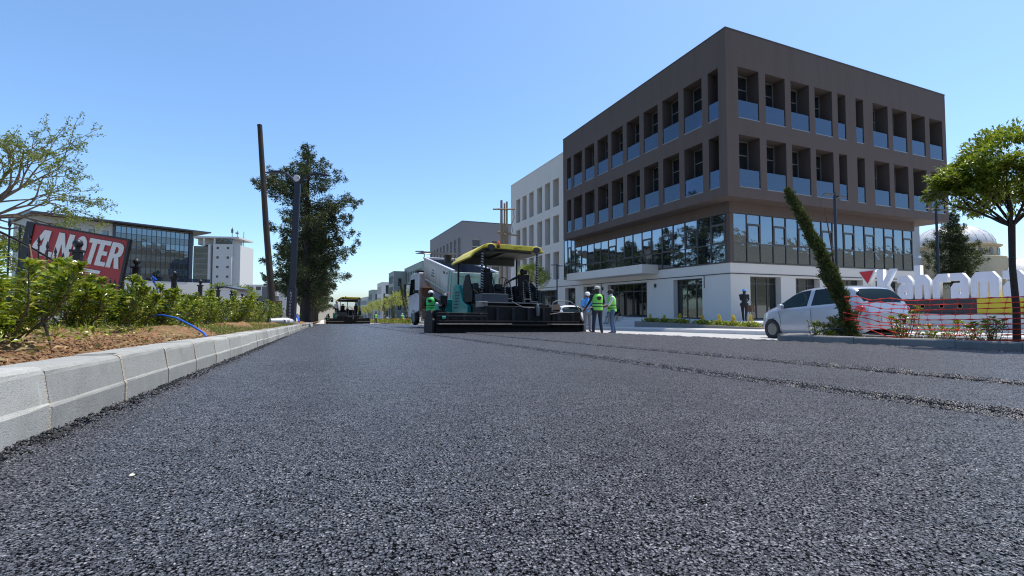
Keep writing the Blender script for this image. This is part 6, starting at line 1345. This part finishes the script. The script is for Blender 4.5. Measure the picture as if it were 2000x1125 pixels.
ld = MB(); ld.tube([(-1.1, 5.55, 3.2), (-1.1, 5.6, 4.62)], .03, 6); ld.tube([(-.7, 5.55, 3.2), (-.7, 5.6, 4.62)], .03, 6)
for z_ in (3.5, 3.85, 4.2, 4.55): ld.tube([(-1.1, 5.57, z_), (-.7, 5.57, z_)], .02, 5)
ld.build('ladder', M['steel'], tk)
pl = MB()
for k in range(7): pl.box(-1.25, 1.25, 5.3 + k * .28, 5.36 + k * .28, 4.88 - k * .02, 4.92 - k * .02)
for x_ in (-1.25, -.4, .4, 1.22): pl.box(x_ - .025, x_ + .025, 5.3, 7.05, 4.9 - .02, 4.95)
TBm = Matrix.Translation((0, 5.2, 4.62)) @ Matrix.Rotation(R(6), 4, 'X') @ Matrix.Translation((0, -5.2, -4.9)); pl.v = [tuple(TBm @ Vector(p)) for p in pl.v]; pl.build('cab_guard', M['steel'], tk)
for y_ in (1.3, 2.65): wheel(tk, -1.05, y_, .52, .32, spokes=6, rimm=M['truck_white']); wheel(tk, 1.05, y_, .52, .32, spokes=6, rimm=M['truck_white'])
wheel(tk, -1.08, 7.6, .52, .3, spokes=6, rimm=M['truck_white']); wheel(tk, 1.08, 7.6, .52, .3, spokes=6, rimm=M['truck_white'])
sh = MB().tube([(5.25, 24.0, gz(5.2, 24) + 1.2), (4.55, 24.9, gz(4.8, 24) + 2.2)], .02, 8)
# ------------------------------------------------------------------ people
def seg_d(P, a, b):
    ab = b - a; t_ = np.clip(((P - a) @ ab) / (ab @ ab + 1e-9), 0, 1); return np.linalg.norm(P - (a + t_[:, None] * ab), axis=1)
BASE = dict(pel=(0, 0, .95), waist=(0, .0, 1.10), chest=(0, .01, 1.32), neck=(0, .0, 1.50), head=(0, .03, 1.63), crown=(0, .01, 1.70),
            sl=(-.19, 0, 1.43), sr=(.19, 0, 1.43), el=(-.25, -.02, 1.15), er=(.25, -.02, 1.15), wl=(-.25, .10, .92), wr=(.25, .10, .92),
            hl=(-.10, 0, .92), hr=(.10, 0, .92), kl=(-.11, .02, .50), kr=(.11, .02, .50), al=(-.12, -.01, .09), ar=(.12, -.01, .09), tl=(-.14, .17, .035), tr=(.14, .17, .035))
def person(label, loc, rz, pose, shirt, trousers, skin, head=None, vest=None, sleeve='short', group=None, scale=1.0, emblem=False):
    J = {k: np.array(v, float) for k, v in {**BASE, **pose}.items()}
    t = thing('person', label, 'person', loc, rz, group); t.scale = (scale,) * 3
    lower = 'shirt' if sleeve == 'long' else 'skin'
    S = [('pel', 'waist', .135, .135, 'shirt'), ('waist', 'chest', .135, .155, 'shirt'), ('chest', 'neck', .15, .085, 'shirt'), ('sl', 'sr', .075, .075, 'shirt'), ('neck', 'head', .055, .06, 'skin'),
         ('head', 'crown', .088, .092, 'hair' if head != 'helmet' else 'skin'), ('sl', 'el', .062, .050, 'shirt'), ('sr', 'er', .062, .050, 'shirt'), ('el', 'wl', .046, .032, lower), ('er', 'wr', .046, .032, lower),
         ('hl', 'hr', .125, .125, 'trousers'), ('hl', 'kl', .100, .070, 'trousers'), ('hr', 'kr', .100, .070, 'trousers'), ('kl', 'al', .068, .055, 'trousers'), ('kr', 'ar', .068, .055, 'trousers'), ('al', 'tl', .050, .040, 'shoe'), ('ar', 'tr', .050, .040, 'shoe')]
    mb = MB()
    def caps(a, b, r0, r1):
        d = b - a; L = np.linalg.norm(d) + 1e-6; u = d / L
        ts = [(-r0 * .95, r0 * .3), (-r0 * .7, r0 * .72), (0, r0), (L * .5, (r0 + r1) / 2), (L, r1), (L + r1 * .7, r1 * .72), (L + r1 * .95, r1 * .3)]
        mb.tube([a + u * q for q, _ in ts], [r for _, r in ts], 12)
    for a, b, r0, r1, _ in S: caps(J[a], J[b], r0, r1)
    fw = J['head'] - J['neck']; face = np.array(pose.get('face', (0, 1, 0)), float); face /= np.linalg.norm(face)
    hd = J['head']; sd = np.cross(face, (0, 0, 1)); sd /= np.linalg.norm(sd) + 1e-9
    caps(hd + face * .03 + np.array([0, 0, -.03]), hd + face * .045 + np.array([0, 0, -.075]), .062, .042)     # jaw
    caps(hd + face * .088 + np.array([0, 0, .01]), hd + face * .108 + np.array([0, 0, -.028]), .011, .017)      # nose
    for s in (-1, 1): caps(hd + sd * s * .086 + np.array([0, 0, .015]), hd + sd * s * .09 + np.array([0, 0, -.025]), .016, .013)
    me = bpy.data.meshes.new('body'); me.from_pydata(mb.v, [], mb.f); o = bpy.data.objects.new('tmp', me); COL.objects.link(o)
    rm_ = o.modifiers.new('r', 'REMESH'); rm_.mode = 'VOXEL'; rm_.voxel_size = .02; sm_ = o.modifiers.new('s', 'SMOOTH'); sm_.iterations = 3; sm_.factor = .5
    bpy.context.view_layer.update(); ev = bpy.data.meshes.new_from_object(o.evaluated_get(bpy.context.evaluated_depsgraph_get())); bpy.data.objects.remove(o)
    n = len(ev.vertices); V = np.zeros(n * 3); ev.vertices.foreach_get('co', V); V = V.reshape(-1, 3)
    # flatten the trunk front to back
    F = [tuple(p.vertices) for p in ev.polygons]
    hm = MB(); 
    for side in 'lr':                                   # hands: palm, four fingers, thumb
        w_, e_ = J['w' + side], J['e' + side]; u = w_ - e_; u /= np.linalg.norm(u); sgn = -1 if side == 'l' else 1
        ac = np.array([1.0, 0, 0]) - u * u[0]; ac /= np.linalg.norm(ac); nn = np.cross(u, ac)
        pc = w_ + u * .045; hm.tube([w_ - u * .01, w_ + u * .03, w_ + u * .085], [.026, .036, .032], 8)
        for k, (o_, l_) in enumerate(((-.027, .062), (-.009, .075), (.009, .072), (.026, .055))):
            b0 = w_ + u * .08 + ac * o_; m0 = b0 + u * l_ * .5 - nn * sgn * .008; hm.tube([b0, m0, m0 + u * l_ * .38 - nn * sgn * .022], [.009, .0085, .007], 6)
        b0 = w_ + u * .025 - ac * sgn * .03; hm.tube([b0, b0 + u * .035 - ac * sgn * .022, b0 + u * .065 - ac * sgn * .026], [.012, .011, .008], 6)
    nb = len(V); allv = [tuple(p) for p in V] + hm.v; allf = F + [tuple(i + nb for i in f) for f in hm.f]
    me = bpy.data.meshes.new('body'); me.from_pydata(allv, [], allf); names = ['shirt', 'trousers', 'skin', 'shoe', 'hair']
    for m_ in (shirt, trousers, skin, M['shoe'], M['hair']): me.materials.append(m_)
    C = np.array([np.mean([allv[i] for i in f], 0) for f in allf]); best = np.full(len(C), 9.); idx = np.zeros(len(C), int)
    for a, b, r0, r1, g in S:
        d_ = seg_d(C, J[a], J[b]) - (r0 + r1) / 2; k = d_ < best; best[k] = d_[k]; idx[k] = names.index(g)
    hc = C - hd; isf = (np.linalg.norm(hc, axis=1) < .16) & (idx == 4) & (((hc @ face) > .015) & (hc[:, 2] < .07) | (hc[:, 2] < -.02)); idx[isf] = 2
    idx[len(F):] = 2
    me.polygons.foreach_set('material_index', idx); me.polygons.foreach_set('use_smooth', [True] * len(me.polygons)); me.update()
    bo = bpy.data.objects.new('body', me); COL.objects.link(bo); bo.parent = t
    ey = MB()
    for s in (-1, 1): ey.lathe([(.002, -.010), (.009, -.006), (.011, 0), (.009, .006), (.002, .010)], 8, tuple(hd + face * .083 + sd * s * .034 + np.array([0, 0, .012])))
    ey.build('eyes', M['hair'], t)
    mo = MB(); mo.cbox((0, 0, 0), (.045, .012, .010), Matrix.Translation(hd + face * .094 + np.array([0, 0, -.062])) @ Matrix.Rotation(math.atan2(-face[0], face[1]), 4, 'Z')); mo.build('mouth', M['letter_red'], t)
    az = math.atan2(-face[0], face[1]); HM = Matrix.Translation(J['crown']) @ Matrix.Rotation(az, 4, 'Z')
    if head:
        hm_ = {'helmet': M['helmet'], 'cap_cream': M['cap_cream'], 'cap_black': M['cap_black'], 'cap_white': M['helmet'], 'cap_blue': M['cloth_blue']}[head]
        c = MB(); c.lathe([(.118, -.015), (.122, .01), (.112, .065), (.08, .105), (.03, .125), (.004, .128)] if head == 'helmet' else [(.104, -.02), (.108, .02), (.098, .06), (.065, .088), (.02, .1), (.004, .101)], 18, M=HM, sy=1.1)
        c.prism([(-.085, .08), (.085, .08), (.07, .17), (.03, .19), (-.03, .19), (-.07, .17)], -.022, -.008, 'z', HM @ Matrix.Rotation(-.12, 4, 'X')) ; c.build('helmet' if head == 'helmet' else 'cap', hm_, t, smooth=True)
    if vest:
        A, B_ = J['pel'], J['neck']; ax_ = (B_ - A) / np.linalg.norm(B_ - A); fwd = np.array([0, 1, 0]) - ax_ * ax_[1]; fwd /= np.linalg.norm(fwd); rt = np.cross(fwd, ax_)
        def ring(f, rx, ry, n=26): c_ = A + (B_ - A) * f; return [c_ + rt * rx * math.cos(2 * math.pi * k / n) + fwd * ry * math.sin(2 * math.pi * k / n) for k in range(n)]
        lv_ = [(-.10, .205, .178), (.1, .20, .172), (.28, .19, .166), (.5, .198, .172), (.68, .205, .176), (.82, .20, .165), (.93, .165, .135), (1.0, .10, .10)]
        vs = []; fs = []; n = 26
        for f_, a_, b_ in lv_: vs += ring(f_, a_, b_)
        for i in range(len(lv_) - 1):
            for k in range(n):
                if 4 <= i <= 4 and (k in (25, 0, 12, 13)): continue
                fs.append((i * n + k, i * n + (k + 1) % n, (i + 1) * n + (k + 1) % n, (i + 1) * n + k))
        mv_ = MB(); mv_.add(vs, fs); vo = mv_.build('vest', vest, t, smooth='all')
        for f0, f1 in ((.12, .185), (.32, .385)):
            bd = MB(); vs = []; w0 = np.interp(f0, [l[0] for l in lv_], [l[1] for l in lv_]) + .004; d0 = np.interp(f0, [l[0] for l in lv_], [l[2] for l in lv_]) + .004
            for f_ in (f0, f1): vs += ring(f_, w0, d0)
            bd.add(vs, [(k, (k + 1) % n, n + (k + 1) % n, n + k) for k in range(n)]); bd.build('vest_band', M['vest_band'], vo)
        if emblem:
            c_ = A + (B_ - A) * .70 - fwd * .185; Mx = Matrix((( rt[0], ax_[0], -fwd[0], c_[0]), (rt[1], ax_[1], -fwd[1], c_[1]), (rt[2], ax_[2], -fwd[2], c_[2]), (0, 0, 0, 1)))
            MB().prism([(.085 * math.cos(a) * (1 + .22 * math.sin(3 * a)), .085 * math.sin(a) * (1 + .15 * math.cos(2 * a))) for a in np.linspace(0, 6.28, 19)[:-1]], -.004, .006, 'z', Mx).build('emblem', M['vest_band'], vo)
    return t
G = gz
person('man in white helmet and light blue shirt holding papers beside the paver screed', (10.86, 17.6, G(10.86, 17.6) + .0), R(165), dict(el=(-.27, .06, 1.16), wl=(-.06, .26, 1.10), er=(.27, .08, 1.16), wr=(.10, .28, 1.06), face=(.1, 1, -.2), head=(0, .05, 1.62), crown=(0, .04, 1.69)), M['cloth_blue'], M['cloth_grey'], M['skin_dark'], 'helmet', scale=1.0)
person('man in lime vest with back emblem and cream cap, middle of three talking', (9.55, 14.75, G(9.55, 14.75)), R(-12), dict(el=(-.30, .06, 1.16), wl=(-.40, .18, .97), er=(.30, .1, 1.18), wr=(.34, .36, 1.10), face=(-.55, 1, 0), kl=(-.13, .03, .5), kr=(.12, .02, .5), al=(-.17, -.01, .09), ar=(.16, -.02, .09), tl=(-.22, .15, .035), tr=(.22, .15, .035)), M['cloth_black'], M['cloth_navy'], M['skin_dark'], 'cap_cream', M['vest'], 'long', emblem=True, scale=1.02)
person('man in lime vest, white sleeves and jeans, right of three talking', (10.35, 14.95, G(10.35, 14.95)), R(62), dict(el=(-.24, .14, 1.16), wl=(-.10, .38, 1.05), er=(.24, .12, 1.16), wr=(.12, .40, 1.08), face=(0, 1, -.25), head=(0, .06, 1.61), crown=(0, .05, 1.68), neck=(0, .03, 1.5), kl=(-.09, .05, .5), ar=(.10, -.12, .09), tr=(.11, .06, .035), kr=(.10, -.02, .5)), M['cloth_white'], M['cloth_denim'], M['skin_dark'], 'cap_black', M['vest'], 'short', scale=.98)
person('worker in green vest and white cap with his back turned, left of the paver', (4.36, 20.2, G(4.36, 20.2)), R(-25), dict(el=(-.28, .05, 1.16), wl=(-.20, .24, 1.08), er=(.29, .1, 1.17), wr=(.30, .34, 1.06), face=(.9, .8, 0), al=(-.14, -.02, .09), ar=(.15, .05, .09)), M['cloth_black'], M['cloth_navy'], M['skin_dark'], 'cap_white', M['vest_green'], 'long', emblem=True, scale=1.02)
sit = dict(pel=(0, -.05, .60), waist=(0, -.06, .74), chest=(0, 0, .98), neck=(0, .02, 1.16), head=(0, .05, 1.29), crown=(0, .04, 1.36), sl=(-.19, 0, 1.09), sr=(.19, 0, 1.09), el=(-.26, .10, .86), er=(.26, .10, .86), wl=(-.18, .34, .82), wr=(.18, .34, .82), hl=(-.1, 0, .56), hr=(.1, 0, .56), kl=(-.14, .42, .55), kr=(.14, .42, .55), al=(-.14, .44, .12), ar=(.14, .44, .12), tl=(-.15, .62, .05), tr=(.15, .62, .05))
op = dict(sit); op.update(el=(-.42, .14, .98), wl=(-.62, .36, .80), face=(.7, -.3, 0))
person('dark clothed operator seated at the right console under the paver canopy', (7.85, 17.95, gz(7.85, 18) + 1.30), R(8), op, M['cloth_black'], M['cloth_navy'], M['skin_dark'], None, None, 'long')
s1 = dict(sit); s1.update(wl=(-.05, .36, .62), wr=(.06, .36, .62), pel=(0, -.05, .62), face=(0, 1, -.2))
person('man in black shirt and beige trousers seated on the low wall by the entrance', (20.32, 28.75, -.98), R(115), s1, M['cloth_black'], M['cloth_beige'], M['skin'], None, None, 'short')
person('second seated man in dark shirt, half hidden behind the worker in jeans', (20.32, 29.5, -.98), R(100), s1, M['cloth_navy'], M['cloth_beige'], M['skin'], None, None, 'short')
person('man in black with blue cap pushing a thin framed cart past the building corner', (21.35, 18.35, -.42), R(-58), dict(kl=(-.1, .14, .5), al=(-.1, .28, .09), tl=(-.1, .45, .035), kr=(.1, .0, .5), ar=(.1, -.24, .13), tr=(.1, -.1, .04), el=(-.20, .17, 1.20), wl=(-.10, .44, 1.14), er=(.20, .17, 1.20), wr=(.10, .44, 1.12), neck=(0, .04, 1.5), head=(0, .09, 1.62), crown=(0, .08, 1.69), chest=(0, .04, 1.32), face=(0, 1, -.2)), M['cloth_black'], M['cloth_black'], M['skin_dark'], 'cap_blue', None, 'short')
tool = thing('hand_cart', 'thin metal framed cart pushed by the man in black at the corner', 'cart', (21.95, 18.55, -.42), R(-58))
MB().tube([(-.15, -.25, 1.08), (-.12, .1, .95), (-.05, .7, .35)], .02, 6).tube([(.15, -.25, 1.08), (.12, .1, .95), (.05, .7, .35)], .02, 6).tube([(-.12, .1, .95), (-.16, .25, 0)], .018, 6).tube([(.12, .1, .95), (.16, .25, 0)], .018, 6).build('frame', M['steel'], tool)
MB().prism([(.15, .55), (.75, .5), (.6, .85), (.1, .88)], -.22, .22, 'x').build('tray', M['rust'], tool, bevel=.02); MB().lathe([(.10, -.03), (.17, -.03), (.18, 0), (.17, .03), (.10, .03)], 16, M=Matrix.Translation((0, .85, .18)) @ Matrix.Rotation(math.pi/2, 4, 'Y')).build('wheel', M['rubber'], tool)
person('far worker in lime vest standing right of the distant paver', (7.65, 77, G(7.65, 77)), R(20), dict(), M['cloth_black'], M['cloth_navy'], M['skin_dark'], 'cap_black', M['vest'], 'long')
person('far man in grey green shirt standing in the road opening', (10.9, 78.8, G(10.9, 78.8)), R(10), dict(), M['cloth_grey_teal'], M['cloth_grey'], M['skin_dark'], 'cap_black')
person('far worker in white cap raising an arm, left of the truck', (12.3, 79.5, G(12.3, 79.5)), R(40), dict(el=(-.34, .05, 1.38), wl=(-.2, .1, 1.62)), M['cloth_white'], M['cloth_navy'], M['skin_dark'], 'cap_white', M['vest'])
person('man in white shirt standing at the left of the distant paver canopy', (1.35, 64.8, gz(1.3, 64.8) + 1.15), R(190), dict(), M['cloth_white'], M['cloth_navy'], M['skin'], None)
shovel = thing('shovel', 'long handled tool held up in front of the truck cab', 'tool', (4.7, 20.75, gz(4.7, 20.7) + 1.05), R(0))
MB().tube([(0, 0, 0), (-.75, .35, .72)], .018, 8).build('handle', M['car_black'], shovel); MB().box(-.95, -.72, .28, .42, .70, .84).build('blade', M['car_black'], shovel)
